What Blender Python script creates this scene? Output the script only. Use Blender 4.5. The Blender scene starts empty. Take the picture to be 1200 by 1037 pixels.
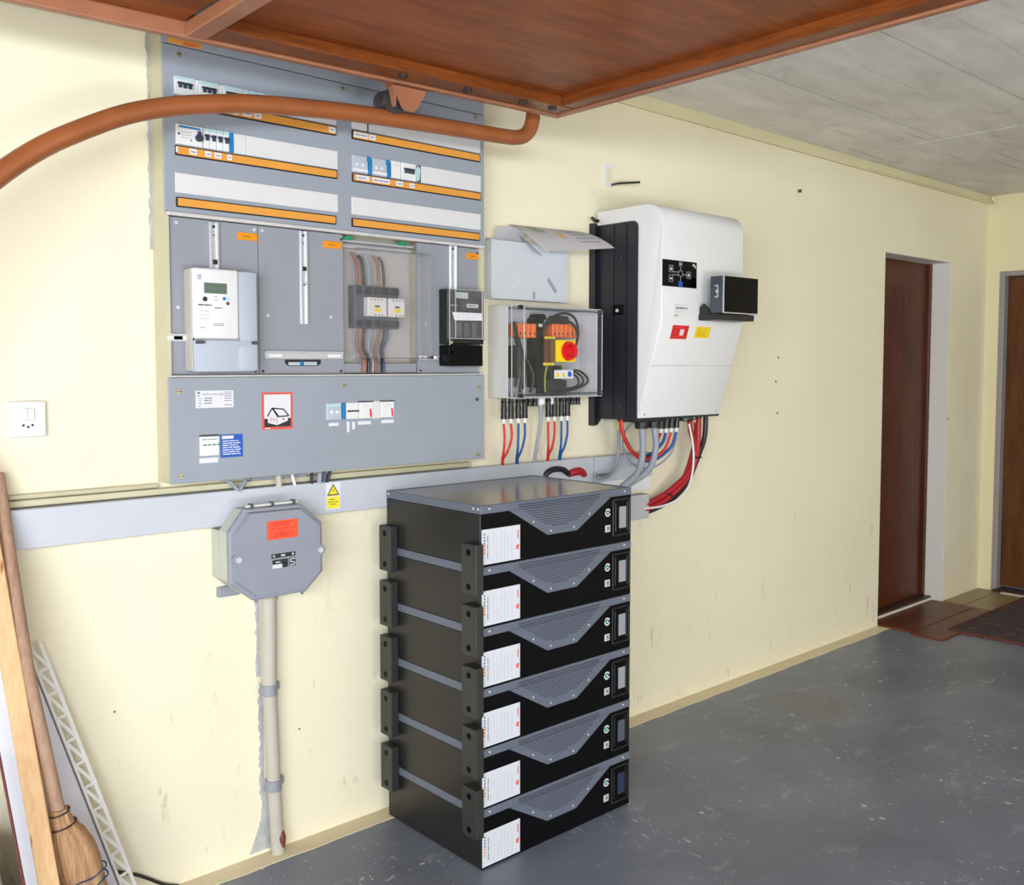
import bpy, bmesh, math, random
from mathutils import Vector, Matrix

random.seed(7)
SC = bpy.context.scene
COL = SC.collection
PI = math.pi

# ------------------------------------------------------------------ camera
cam_d = bpy.data.cameras.new('camera')
cam = bpy.data.objects.new('camera', cam_d)
COL.objects.link(cam)
yaw, pitch = math.radians(48.066), math.radians(3.263)
fw = Vector((math.cos(yaw) * math.cos(pitch), math.sin(yaw) * math.cos(pitch), -math.sin(pitch)))
rt = Vector((math.sin(yaw), -math.cos(yaw), 0))
up = rt.cross(fw)
mt = Matrix((rt, up, -fw)).transposed().to_4x4()
mt.translation = (0, 0, 1.40)
cam.matrix_world = mt
cam_d.sensor_fit = 'HORIZONTAL'
cam_d.sensor_width = 36
cam_d.lens = 1121.74 / 1200 * 36
cam_d.shift_y = -25.6 / 1200
cam_d.clip_start = 0.02
SC.camera = cam

# ------------------------------------------------------------------ world, lights, exposure
W = bpy.data.worlds.new('sky')
SC.world = W
W.use_nodes = True
nt = W.node_tree
bg = nt.nodes['Background']
sky = nt.nodes.new('ShaderNodeTexSky')
sky.sky_type = 'HOSEK_WILKIE'
sky.turbidity = 3.0
sky.sun_direction = Vector((-0.5, -0.55, 0.67)).normalized()
nt.links.new(sky.outputs[0], bg.inputs[0])
bg.inputs[1].default_value = 0.55


def area(name, loc, target, sx, sy, power, color):
    d = bpy.data.lights.new(name, 'AREA')
    d.shape = 'RECTANGLE'
    d.size, d.size_y = sx, sy
    d.energy = power
    d.color = color
    o = bpy.data.objects.new(name, d)
    COL.objects.link(o)
    o.location = loc
    o.rotation_euler = (Vector(target) - Vector(loc)).to_track_quat('-Z', 'Y').to_euler()
    return o


# bright sky seen through the upper half of the open garage door, behind the camera
area('daylight_sky', (-1.6, -1.2, 1.80), (2.4, 1.6, 1.15), 3.0, 0.5, 130, (0.87, 0.94, 1.0))
# sunlit driveway in front of the garage throwing light up and in
area('driveway_bounce', (-1.9, -1.0, 0.30), (1.9, 1.3, 1.9), 3.4, 1.6, 118, (0.97, 0.985, 1.0))
# unseen fill lamp inside the room, in front of the closed right wall
area('fill_side', (1.6, -2.9, 1.3), (3.2, 2.4, 1.3), 3.2, 2.0, 14, (0.93, 0.965, 1.0))
area('ceiling_fill', (2.2, -2.9, 0.35), (3.4, 0.9, 2.4), 3.6, 0.6, 64, (1.0, 0.985, 0.96))  # unseen lamp added low in the room to brighten the ceiling

SC.view_settings.view_transform = 'Standard'
SC.view_settings.look = 'None'
SC.view_settings.exposure = 0.32
SC.view_settings.gamma = 1.0
SC.view_settings.use_curve_mapping = False

# ------------------------------------------------------------------ materials


def lin(c):
    r = []
    for v in c:
        v = v / 255
        r.append(v / 12.92 if v <= 0.04045 else ((v + 0.055) / 1.055) ** 2.4)
    return r


def newmat(name):
    m = bpy.data.materials.new(name)
    m.use_nodes = True
    t = m.node_tree
    return m, t, t.nodes['Principled BSDF']


def nd(t, typ, **kw):
    n = t.nodes.new(typ)
    for k, v in kw.items():
        if k in n.inputs:
            n.inputs[k].default_value = v
        else:
            setattr(n, k, v)
    return n


def mixc(t, fac, a, b, mode='MIX'):
    n = t.nodes.new('ShaderNodeMix')
    n.data_type = 'RGBA'
    n.blend_type = mode
    for s, v in ((0, fac), (6, a), (7, b)):
        if hasattr(v, 'is_output'):
            t.links.new(v, n.inputs[s])
        elif s == 0:
            n.inputs[s].default_value = v
        else:
            n.inputs[s].default_value = (*v[:3], 1)
    return n.outputs[2]


def ramp(t, src, lo, hi):
    n = t.nodes.new('ShaderNodeMapRange')
    t.links.new(src, n.inputs[0])
    n.inputs[1].default_value, n.inputs[2].default_value = lo, hi
    return n.outputs[0]


def coords(t, scale=(1, 1, 1)):
    g = t.nodes.new('ShaderNodeNewGeometry')
    mp = t.nodes.new('ShaderNodeMapping')
    mp.inputs['Scale'].default_value = scale
    t.links.new(g.outputs['Position'], mp.inputs[0])
    return mp.outputs[0]


def ocoords(t, scale=(1, 1, 1)):
    g = t.nodes.new('ShaderNodeTexCoord')
    mp = t.nodes.new('ShaderNodeMapping')
    mp.inputs['Scale'].default_value = scale
    t.links.new(g.outputs['Object'], mp.inputs[0])
    return mp.outputs[0]


def noise(t, vec, scale, detail=3, rough=0.5):
    n = nd(t, 'ShaderNodeTexNoise', Scale=scale, Detail=detail, Roughness=rough)
    t.links.new(vec, n.inputs['Vector'])
    return n.outputs['Fac']


def bump(t, b, h, strength, dist):
    n = nd(t, 'ShaderNodeBump', Strength=strength, Distance=dist)
    t.links.new(h, n.inputs['Height'])
    t.links.new(n.outputs[0], b.inputs['Normal'])


def M(name, rgb, rough=0.5, metal=0.0, var=0.08, scale=30, bmp=0.0, coat=0.0, spec=0.5):
    m, t, b = newmat(name)
    c = lin(rgb)
    f = noise(t, ocoords(t), scale, 4)
    f = ramp(t, f, 0.3, 0.7)
    o = mixc(t, f, [v * (1 - var) for v in c], [min(1, v * (1 + var)) for v in c])
    t.links.new(o, b.inputs['Base Color'])
    b.inputs['Roughness'].default_value = rough
    b.inputs['Metallic'].default_value = metal
    b.inputs['Coat Weight'].default_value = coat
    b.inputs['Specular IOR Level'].default_value = spec
    if bmp:
        bump(t, b, noise(t, ocoords(t), scale * 6, 3), bmp, 0.002)
    return m


def plaster(name, rgb, scuff=True):
    m, t, b = newmat(name)
    p = coords(t)
    c = lin(rgb)
    f = ramp(t, noise(t, p, 1.6, 4, 0.55), 0.3, 0.7)
    col = mixc(t, f, [c[0] * 0.95, c[1] * 0.94, c[2] * 0.90], c)
    if scuff:
        s = ramp(t, noise(t, coords(t, (5, 5, 1.6)), 3.0, 6, 0.75), 0.60, 0.70)
        g = t.nodes.new('ShaderNodeNewGeometry')
        sx = t.nodes.new('ShaderNodeSeparateXYZ')
        t.links.new(g.outputs['Position'], sx.inputs[0])
        lowz = ramp(t, sx.outputs[2], 1.1, 0.2)
        mu = t.nodes.new('ShaderNodeMath'); mu.operation = 'MULTIPLY'
        t.links.new(s, mu.inputs[0]); t.links.new(lowz, mu.inputs[1])
        mu2 = t.nodes.new('ShaderNodeMath'); mu2.operation = 'MULTIPLY'
        t.links.new(mu.outputs[0], mu2.inputs[0]); mu2.inputs[1].default_value = 0.5
        col = mixc(t, mu2.outputs[0], col, lin((150, 135, 95)))
        # a few small chips and marks
        v = nd(t, 'ShaderNodeTexVoronoi', Scale=2.3)
        t.links.new(p, v.inputs['Vector'])
        k = ramp(t, v.outputs['Distance'], 0.028, 0.018)
        col = mixc(t, k, col, lin((160, 150, 120)))
    t.links.new(col, b.inputs['Base Color'])
    b.inputs['Roughness'].default_value = 0.75
    b.inputs['Specular IOR Level'].default_value = 0.25
    h = noise(t, coords(t, (1, 1, 1.6)), 34, 4, 0.6)
    bump(t, b, h, 0.28, 0.004)
    return m


def floor_mat():
    m, t, b = newmat('grey_floor_paint')
    p = coords(t)
    f = ramp(t, noise(t, p, 1.7, 6, 0.6), 0.3, 0.72)
    col = mixc(t, f, lin((102, 107, 121)), lin((128, 134, 150)))
    # worn lighter clouds
    f2 = ramp(t, noise(t, coords(t, (1.0, 2.2, 1)), 4.5, 10, 0.8), 0.56, 0.80)
    col = mixc(t, f2, col, lin((182, 185, 192)))
    # white flecks, scratched and dotted
    for sc, lo, hi, stretch in ((95, 0.670, 0.70, (1.0, 0.45, 1)), (38, 0.70, 0.725, (0.5, 1.0, 1)), (60, 0.69, 0.71, (1.0, 0.2, 1))):
        nz = noise(t, coords(t, stretch), sc, 2, 0.5)
        gate = ramp(t, noise(t, p, 2.6, 3, 0.6), 0.45, 0.66)
        mm = t.nodes.new('ShaderNodeMath'); mm.operation = 'MULTIPLY'
        t.links.new(ramp(t, nz, lo, hi), mm.inputs[0]); t.links.new(gate, mm.inputs[1])
        col = mixc(t, mm.outputs[0], col, lin((208, 208, 208)))
    v = nd(t, 'ShaderNodeTexVoronoi', Scale=7.5)
    t.links.new(coords(t, (1.0, 0.7, 1)), v.inputs['Vector'])
    col = mixc(t, ramp(t, v.outputs['Distance'], 0.060, 0.035), col, lin((205, 204, 202)))
    # brown stains, near the batteries and further in
    for cx, cy, r in ((1.50, 1.92, 0.17), (3.52, 2.05, 0.24)):
        g = t.nodes.new('ShaderNodeNewGeometry')
        vm = t.nodes.new('ShaderNodeVectorMath'); vm.operation = 'DISTANCE'
        t.links.new(g.outputs['Position'], vm.inputs[0]); vm.inputs[1].default_value = (cx, cy, 0)
        ad = t.nodes.new('ShaderNodeMath'); ad.operation = 'MULTIPLY_ADD'
        t.links.new(noise(t, p, 14, 5, 0.7), ad.inputs[0]); ad.inputs[1].default_value = 0.35
        t.links.new(vm.outputs['Value'], ad.inputs[2])
        k = ramp(t, ad.outputs[0], r + 0.14, r - 0.03)
        ml = t.nodes.new('ShaderNodeMath'); ml.operation = 'MULTIPLY'
        t.links.new(k, ml.inputs[0]); ml.inputs[1].default_value = 0.6
        col = mixc(t, ml.outputs[0], col, lin((118, 106, 92)))
    t.links.new(col, b.inputs['Base Color'])
    rr = t.nodes.new('ShaderNodeMapRange')
    t.links.new(noise(t, p, 5, 4), rr.inputs[0]); rr.inputs[3].default_value = 0.34; rr.inputs[4].default_value = 0.52
    t.links.new(rr.outputs[0], b.inputs['Roughness'])
    bump(t, b, noise(t, p, 60, 4, 0.6), 0.12, 0.003)
    return m


def concrete_mat():
    m, t, b = newmat('board_marked_concrete')
    p = coords(t, (1.0, 2.6, 1))
    f = ramp(t, noise(t, p, 2.4, 7, 0.68), 0.25, 0.75)
    col = mixc(t, f, lin((200, 196, 190)), lin((238, 235, 231)))
    f2 = ramp(t, noise(t, coords(t), 3.2, 6, 0.7), 0.58, 0.76)
    col = mixc(t, f2, col, lin((190, 182, 172)))
    f3 = ramp(t, noise(t, coords(t, (0.6, 10, 1)), 3.0, 3, 0.5), 0.62, 0.72)
    mm = t.nodes.new('ShaderNodeMath'); mm.operation = 'MULTIPLY'
    t.links.new(f3, mm.inputs[0]); mm.inputs[1].default_value = 0.35
    col = mixc(t, mm.outputs[0], col, lin((158, 148, 138)))
    # orange rust tinge
    f4 = ramp(t, noise(t, coords(t), 9, 3), 0.68, 0.8)
    col = mixc(t, f4, col, lin((214, 196, 176)))
    t.links.new(col, b.inputs['Base Color'])
    b.inputs['Roughness'].default_value = 0.85
    bump(t, b, noise(t, p, 20, 5, 0.6), 0.25, 0.004)
    return m


def wood_mat(name, c1, c2, axis=0, rough=0.45, scale=3.0, coat=0.0, knots=False, stretch=10, world=True):
    m, t, b = newmat(name)
    s = [stretch, stretch, stretch]
    s[axis] = 1.0
    p = (coords if world else ocoords)(t, tuple(s))
    f = ramp(t, noise(t, p, scale, 6, 0.62), 0.28, 0.72)
    col = mixc(t, f, lin(c1), lin(c2))
    f2 = ramp(t, noise(t, p, scale * 5, 3, 0.5), 0.35, 0.65)
    cc = mixc(t, 0.35, col, mixc(t, f2, lin(c1), lin(c2)))
    big = ramp(t, noise(t, (coords if world else ocoords)(t), 2.2, 4, 0.6), 0.5, 0.75)
    ml = t.nodes.new('ShaderNodeMath'); ml.operation = 'MULTIPLY'
    t.links.new(big, ml.inputs[0]); ml.inputs[1].default_value = 0.45
    cc = mixc(t, ml.outputs[0], cc, [v * 0.55 for v in lin(c1)])
    if knots:
        v = nd(t, 'ShaderNodeTexVoronoi', Scale=1.6)
        t.links.new(p, v.inputs['Vector'])
        cc = mixc(t, ramp(t, v.outputs['Distance'], 0.10, 0.04), cc, lin((150, 95, 50)))
    t.links.new(cc, b.inputs['Base Color'])
    b.inputs['Roughness'].default_value = rough
    b.inputs['Specular IOR Level'].default_value = 0.2
    b.inputs['Coat Weight'].default_value = coat
    b.inputs['Coat Roughness'].default_value = 0.25
    bump(t, b, f2, 0.08, 0.002)
    return m


def clear_mat(name, tint=(240, 240, 240), body=0.10):
    m, t, b = newmat(name)
    t.nodes.remove(b)
    out = t.nodes['Material Output']
    tr = nd(t, 'ShaderNodeBsdfTransparent'); tr.inputs[0].default_value = (*lin(tint), 1)
    gl = nd(t, 'ShaderNodeBsdfGlossy'); gl.inputs['Roughness'].default_value = 0.08
    df = nd(t, 'ShaderNodeBsdfDiffuse'); df.inputs[0].default_value = (0.75, 0.76, 0.78, 1)
    lw_ = nd(t, 'ShaderNodeLayerWeight', Blend=0.5)
    pw_ = nd(t, 'ShaderNodeMath', operation='POWER')
    t.links.new(lw_.outputs['Facing'], pw_.inputs[0]); pw_.inputs[1].default_value = 4.0
    fr = nd(t, 'ShaderNodeMath', operation='MULTIPLY_ADD')
    t.links.new(pw_.outputs[0], fr.inputs[0]); fr.inputs[1].default_value = 0.40; fr.inputs[2].default_value = 0.018
    m1 = nd(t, 'ShaderNodeMixShader')
    t.links.new(ramp(t, noise(t, ocoords(t), 25, 3), 0.0, 1.0 / max(body, 0.01) * 0.5), m1.inputs[0])
    t.links.new(tr.outputs[0], m1.inputs[1]); t.links.new(df.outputs[0], m1.inputs[2])
    m2 = nd(t, 'ShaderNodeMixShader')
    t.links.new(fr.outputs[0], m2.inputs[0]); t.links.new(m1.outputs[0], m2.inputs[1]); t.links.new(gl.outputs[0], m2.inputs[2])
    t.links.new(m2.outputs[0], out.inputs[0])
    return m


def rug_mat():
    m, t, b = newmat('persian_rug_wool')
    p = ocoords(t)
    v = nd(t, 'ShaderNodeTexVoronoi', Scale=16)
    v.distance = 'MANHATTAN'
    t.links.new(p, v.inputs['Vector'])
    f = ramp(t, v.outputs['Distance'], 0.25, 0.5)
    col = mixc(t, f, lin((108, 58, 54)), lin((70, 60, 64)))
    f2 = ramp(t, noise(t, ocoords(t, (1.0, 0.4, 1)), 30, 3), 0.60, 0.70)
    col = mixc(t, f2, col, lin((124, 104, 96)))
    t.links.new(col, b.inputs['Base Color'])
    b.inputs['Roughness'].default_value = 0.95
    bump(t, b, noise(t, p, 300, 2), 0.4, 0.003)
    return m


MAT = dict(
    wall=plaster('cream_plaster', (237, 230, 205)),
    wall_far=plaster('cream_plaster_far', (232, 222, 184), False),
    white_reveal=plaster('white_plaster', (226, 222, 216), False),
    cornice=plaster('cornice_plaster', (222, 216, 180), False),
    skirt=plaster('painted_floor_edge', (224, 212, 182), False),
    mortar=M('grey_mortar', (176, 177, 178), 0.9, 0, 0.15, 40, 0.4),
    floor=floor_mat(),
    concrete=concrete_mat(),
    joint=M('concrete_joint', (158, 150, 141), 0.9, 0, 0.15, 20, 0.2),
    drive=M('driveway_concrete', (190, 186, 176), 0.9, 0, 0.1, 3, 0.2),
    brown_tile=M('brown_floor_tile', (104, 56, 30), 0.38, 0, 0.2, 6, 0.02, 0.0, 0.3),
    tan_tile=M('tan_floor_tile', (150, 132, 96), 0.4, 0, 0.12, 6, 0.02),
    rug=rug_mat(),
    rug_edge=M('rug_border', (98, 52, 48), 0.95, 0, 0.2, 60, 0.3),
    door_wood=wood_mat('stained_door_wood', (60, 28, 15), (100, 50, 27), 2, 0.36, 2.5, 0.15),
    door_wood2=wood_mat('dark_door_wood', (72, 42, 18), (110, 66, 30), 2, 0.32, 2.5, 0.3),
    lilac=M('grey_door_frame_paint', (150, 142, 140), 0.5),
    sill=M('dark_sill_wood', (66, 40, 30), 0.4, 0, 0.15, 10),
    ply=wood_mat('varnished_plywood', (106, 48, 13), (164, 86, 36), 0, 0.42, 1.7, 0.06, stretch=6),
    batten=wood_mat('varnished_batten', (94, 46, 17), (138, 74, 33), 0, 0.36, 3, 0.12),
    batten_y=wood_mat('varnished_batten_y', (94, 46, 17), (138, 74, 33), 1, 0.36, 3, 0.12),
    copper=M('copper_brown_paint', (156, 102, 74), 0.42, 0.0, 0.1, 12, 0.02, 0.15),
    rail=M('orange_brown_rail_paint', (150, 86, 46), 0.38, 0.0, 0.1, 14, 0.02, 0.2),
    bolt=M('dark_bolt', (70, 60, 56), 0.5, 0.6),
    roller=M('grey_steel_roller', (100, 96, 96), 0.45, 0.7, 0.1),
    panel=M('blue_grey_panel', (146, 153, 164), 0.5, 0, 0.03, 6, 0.01),
    panel_dark=M('blue_grey_meter_plate', (141, 144, 153), 0.5, 0, 0.03, 6, 0.01),
    panel_in=M('inner_back_plate', (176, 172, 166), 0.6, 0, 0.05, 8),
    cream_side=M('cream_casing', (194, 188, 160), 0.6, 0, 0.04, 10),
    lip=M('pale_edge_strip', (198, 196, 194), 0.45),
    white=M('white_plastic', (222, 222, 223), 0.42, 0, 0.03, 12),
    filler=M('white_filler_strip', (212, 212, 213), 0.42, 0, 0.02, 12),
    offwhite=M('offwhite_plastic', (216, 212, 206), 0.45, 0, 0.03, 12),
    paper=M('white_paper', (218, 218, 224), 0.7, 0, 0.03, 30),
    orange=M('amber_label_strip', (218, 150, 62), 0.5, 0, 0.05, 15),
    amber=M('amber_tag', (226, 140, 10), 0.5, 0, 0.04, 15),
    black=M('black_plastic', (24, 24, 27), 0.4, 0, 0.15, 25),
    darkgrey=M('dark_grey_plastic', (66, 70, 78), 0.45, 0, 0.1, 25),
    toggle=M('dark_blue_toggle', (44, 56, 74), 0.4, 0, 0.1, 25),
    blue=M('blue_plastic', (16, 118, 178), 0.4, 0, 0.1, 25),
    teal=M('pale_teal_plastic', (178, 208, 214), 0.4, 0, 0.06, 25),
    clearblock=M('grey_terminal_block', (176, 186, 198), 0.35, 0, 0.05, 25),
    alu=M('aluminium_rail', (204, 206, 210), 0.35, 0.5, 0.05, 20),
    alu_dark=M('dark_aluminium', (120, 122, 126), 0.4, 0.5, 0.05, 20),  # darker aluminium for clips, screws and small edges
    brass=M('brass_screw', (196, 186, 150), 0.35, 0.7, 0.1, 30),
    clear=clear_mat('clear_acrylic', (252, 252, 253), 0.045),
    clear_lid=clear_mat('clear_polycarbonate_lid', (253, 253, 254), 0.014),
    meter=M('meter_white', (222, 222, 224), 0.42, 0, 0.02, 12),
    meter_side=M('meter_side_shade', (196, 191, 180), 0.45, 0, 0.02, 12),  # darker, warmer than the meter white: side shade put into the colour
    meter_grey=M('meter_grey_blue', (172, 180, 193), 0.42, 0, 0.02, 12),
    lcd=M('green_lcd', (92, 110, 94), 0.25, 0, 0.06, 30),
    lcd_pale=M('pale_lcd', (176, 196, 190), 0.3, 0, 0.05, 30),
    text=M('printed_grey_ink', (110, 110, 120), 0.7, 0, 0.1, 60),
    textdark=M('printed_black_ink', (40, 40, 44), 0.7, 0, 0.1, 60),
    textwhite=M('printed_white_ink', (226, 226, 230), 0.7, 0, 0.04, 60),
    red=M('red_print', (216, 52, 46), 0.55, 0, 0.05, 30),
    redframe=M('red_frame_print', (214, 84, 72), 0.55, 0, 0.05, 30),
    redbright=M('bright_red_plastic', (214, 20, 32), 0.35, 0, 0.06, 30),
    orangered=M('orange_red_sticker', (250, 84, 46), 0.55, 0, 0.04, 30),
    bluesign=M('blue_sign', (18, 84, 182), 0.5, 0, 0.06, 30),
    yellow=M('yellow_print', (240, 206, 22), 0.5, 0, 0.05, 30),
    signyellow=M('yellow_sign', (238, 222, 40), 0.5, 0, 0.05, 30),
    olive=M('olive_border_print', (120, 112, 40), 0.6, 0, 0.05, 30),
    green=M('green_terminal', (30, 140, 96), 0.5, 0, 0.1, 30),
    duct=M('grey_trunking', (190, 194, 204), 0.45, 0, 0.02, 8),
    duct_side=M('grey_trunking_lower', (186, 188, 192), 0.45, 0, 0.02, 8),
    jbox=M('grey_cast_box', (140, 144, 156), 0.5, 0, 0.03, 10, 0.02),
    jbase=M('pale_box_base', (190, 192, 180), 0.55, 0, 0.05, 10),
    pipe=M('cream_grey_pipe', (184, 178, 166), 0.5, 0, 0.05, 14),
    collar=M('grey_collar', (150, 152, 158), 0.5, 0.2, 0.06, 20),
    dcbox=M('pale_grey_enclosure', (206, 206, 206), 0.5, 0, 0.02, 10),
    dcback=M('enclosure_inside', (186, 188, 194), 0.55, 0, 0.03, 10),
    pocket=M('pale_blue_grey_pocket', (196, 201, 208), 0.45, 0, 0.03, 8),
    pocket_dark=M('pocket_slot', (150, 158, 170), 0.5),
    terminal=M('orange_terminal', (232, 110, 34), 0.45, 0, 0.08, 40),
    brownplastic=M('brown_switch_body', (110, 66, 48), 0.5, 0, 0.1, 40),
    olivebody=M('olive_switch_body', (134, 112, 58), 0.5, 0, 0.1, 40),
    invwhite=M('inverter_white_paint', (226, 225, 226), 0.38, 0, 0.015, 6),
    invblack=M('inverter_black_metal', (30, 33, 42), 0.42, 0.0, 0.15, 10),
    invback=M('inverter_back_plate', (36, 36, 38), 0.5, 0.0, 0.15, 10),
    screen=M('black_glass', (5, 5, 7), 0.12, 0, 0.1, 10, spec=0.1),
    case=M('battery_case_black', (33, 31, 31), 0.36, 0.0, 0.1, 12, 0.01),
    front=M('battery_front_black', (8, 8, 11), 0.4, 0, 0.15, 12, spec=0.15),
    rim=M('battery_grey_rim', (98, 104, 118), 0.42, 0.0, 0.04, 12),
    top=M('battery_top_sheet', (120, 118, 112), 0.2, 0.75, 0.05, 8),
    bracket=M('battery_bracket', (48, 47, 46), 0.42, 0.0, 0.08, 12),
    lcdgrey=M('battery_lcd', (150, 150, 158), 0.25, 0, 0.04, 20),
    hole=M('vent_hole_dark', (34, 38, 50), 0.8, 0, 0.1, 20),
    emblem=M('white_emblem', (212, 216, 220), 0.5, 0, 0.03, 20),
    greenlogo=M('green_emblem', (40, 160, 120), 0.5, 0, 0.05, 20),
    orangelogo=M('orange_emblem', (226, 96, 58), 0.5, 0, 0.05, 20),
    c_red=M('red_cable_sheath', (170, 24, 36), 0.45, 0, 0.05, 40),
    c_redthin=M('thin_red_cable_sheath', (206, 44, 40), 0.45, 0, 0.05, 40),
    c_blue=M('blue_cable_sheath', (14, 84, 150), 0.45, 0, 0.05, 40),
    c_grey=M('grey_cable_sheath', (146, 152, 164), 0.45, 0, 0.05, 40),
    c_black=M('black_cable_sheath', (26, 27, 30), 0.42, 0, 0.1, 40),
    c_brown=M('brown_cable_sheath', (142, 92, 72), 0.5, 0, 0.08, 40),
    c_white=M('white_cable_sheath', (232, 230, 230), 0.5, 0, 0.04, 40),
    c_dkblue=M('dark_blue_cable_sheath', (70, 84, 120), 0.5, 0, 0.05, 40),
    pine=wood_mat('planed_pine', (200, 156, 108), (222, 186, 142), 2, 0.55, 2.2, 0.0, True, 14),
    handle=wood_mat('worn_broom_handle', (146, 112, 90), (186, 154, 132), 2, 0.6, 3.0, 0.0, False, 12),
    straw=wood_mat('broom_straw', (140, 104, 72), (196, 158, 118), 2, 0.8, 3.0, 0.0, False, 30),
    string_blue=M('blue_string', (50, 70, 100), 0.8),
    sheet=M('white_sheet_metal', (214, 215, 224), 0.4, 0, 0.02, 10),
    lattice=M('white_lattice_paint', (226, 226, 222), 0.5, 0, 0.03, 10),
    rededge=M('red_brown_edge', (120, 58, 56), 0.6),
    sack=M('olive_grey_cloth', (110, 104, 84), 0.9, 0, 0.2, 14, 0.3),
    pole=M('grey_wood_pole', (166, 156, 144), 0.7, 0, 0.1, 14),
)

# ------------------------------------------------------------------ geometry helpers
ORG = {}


class MB:
    def __init__(self):
        self.bm = bmesh.new()

    def _vs(self, vs, faces):
        v = [self.bm.verts.new(p) for p in vs]
        return [self.bm.faces.new([v[i] for i in f]) for f in faces], v

    def box(self, x0, x1, y0, y1, z0, z1, b=0.0, seg=2):
        if b > 0:
            b = min(b, abs(x1 - x0) * 0.45, abs(y1 - y0) * 0.45, abs(z1 - z0) * 0.45)
        vs = [(x, y, z) for x in (x0, x1) for y in (y0, y1) for z in (z0, z1)]
        fs, v = self._vs(vs, ((0, 1, 3, 2), (4, 6, 7, 5), (0, 4, 5, 1), (2, 3, 7, 6), (0, 2, 6, 4), (1, 5, 7, 3)))
        if b > 0:
            es = set(e for f in fs for e in f.edges)
            bmesh.ops.bevel(self.bm, geom=list(es), offset=b, segments=seg, profile=0.5, affect='EDGES')
        return self

    def quad(self, a, b, c, d):
        self._vs((a, b, c, d), ((0, 1, 2, 3),))
        return self

    def prism(self, poly, axis, lo, hi, b=0.0):
        """poly: list of 2D points in the two remaining axes (in order), extruded along axis"""
        def P(p, h):
            q = [p[0], p[1]]
            q.insert(axis, h)
            return q
        n = len(poly)
        vs = [P(p, lo) for p in poly] + [P(p, hi) for p in poly]
        fs = [tuple(range(n))[::-1], tuple(range(n, 2 * n))]
        fs += [(i, (i + 1) % n, n + (i + 1) % n, n + i) for i in range(n)]
        ff, v = self._vs(vs, fs)
        if b > 0:
            es = set(e for f in ff[:2] for e in f.edges)
            bmesh.ops.bevel(self.bm, geom=list(es), offset=b, segments=2, profile=0.5, affect='EDGES')
        return self

    def cyl(self, p0, p1, r, r2=None, seg=16):
        return self.tube([p0, p1], [r, r if r2 is None else r2], seg, smooth=0)

    def tube(self, pts, r, seg=10, smooth=4):
        pts = [Vector(p) for p in pts]
        if not isinstance(r, (list, tuple)):
            r = [r] * len(pts)
        if smooth and len(pts) > 2:
            P, R = [], []
            for i in range(len(pts) - 1):
                a = pts[max(i - 1, 0)]; b = pts[i]; c = pts[i + 1]; d = pts[min(i + 2, len(pts) - 1)]
                for k in range(smooth):
                    u = k / smooth
                    P.append(0.5 * ((2 * b) + (c - a) * u + (2 * a - 5 * b + 4 * c - d) * u * u + (3 * b - a - 3 * c + d) * u ** 3))
                    R.append(r[i] * (1 - u) + r[i + 1] * u)
            P.append(pts[-1]); R.append(r[-1])
            pts, r = P, R
        rings = []
        t0 = (pts[1] - pts[0]).normalized()
        n = t0.orthogonal().normalized()
        for i, p in enumerate(pts):
            t = (pts[min(i + 1, len(pts) - 1)] - pts[max(i - 1, 0)])
            t = t.normalized() if t.length > 1e-9 else t0
            n = (n - t * n.dot(t))
            n = n.normalized() if n.length > 1e-6 else t.orthogonal().normalized()
            bb = t.cross(n)
            rings.append([self.bm.verts.new(p + (n * math.cos(2 * PI * k / seg) + bb * math.sin(2 * PI * k / seg)) * r[i]) for k in range(seg)])
        for a, b in zip(rings, rings[1:]):
            for k in range(seg):
                self.bm.faces.new((a[k], a[(k + 1) % seg], b[(k + 1) % seg], b[k]))
        self.bm.faces.new(rings[0][::-1]); self.bm.faces.new(rings[-1])
        return self

    def disc(self, c, r, y=None, seg=18, axis=1, th=0.0006):
        a = Vector(c); d = Vector((0, 0, 0)); d[axis] = -th
        return self.cyl(a, a + d, r, seg=seg)

    def ring(self, c, r0, r1, a0=0.0, a1=2 * PI, th=0.0006, seg=20):
        """flat annulus segment in the xz plane facing -y"""
        cx, cy, cz = c
        pts = []
        n = max(3, int(seg * (a1 - a0) / (2 * PI)))
        for k in range(n):
            u0 = a0 + (a1 - a0) * k / n; u1 = a0 + (a1 - a0) * (k + 1) / n
            q = [(cx + math.cos(u) * r, cz + math.sin(u) * r) for u, r in ((u0, r0), (u0, r1), (u1, r1), (u1, r0))]
            self.prism(q, 1, cy, cy - th)
        return self

    def text(self, s, size, x, z, y, align='LEFT', rot=0.0, mapf=None, sx=1.0):
        cu = bpy.data.curves.new('t', 'FONT')
        cu.body = s; cu.size = size; cu.align_x = align; cu.resolution_u = 1
        o = bpy.data.objects.new('t', cu)
        me = bpy.data.meshes.new_from_object(o)
        for v in me.vertices:
            p = v.co
            qx, qz = p.x * sx, p.y
            rx = qx * math.cos(rot) - qz * math.sin(rot); rz = qx * math.sin(rot) + qz * math.cos(rot)
            v.co = mapf(x + rx, z + rz) if mapf else (x + rx, y, z + rz)
        self.bm.from_mesh(me)
        bpy.data.objects.remove(o); bpy.data.curves.remove(cu); bpy.data.meshes.remove(me)
        return self

    def lines(self, x0, x1, zs, y, h, seed=0, words=True, mapf=None):
        """rows of tiny print: words as short bars with gaps"""
        rnd = random.Random(seed)
        f = mapf or (lambda a, c: (a, y, c))
        for z in zs:
            x = x0
            end = x1 - rnd.random() * (x1 - x0) * 0.25
            while x < end:
                w = min((0.15 + 0.3 * rnd.random()) * (x1 - x0), end - x) if words else end - x
                if w > 0.0008:
                    self.quad(f(x, z), f(x + w, z), f(x + w, z + h), f(x, z + h))
                x += w + (x1 - x0) * 0.04
        return self

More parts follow.
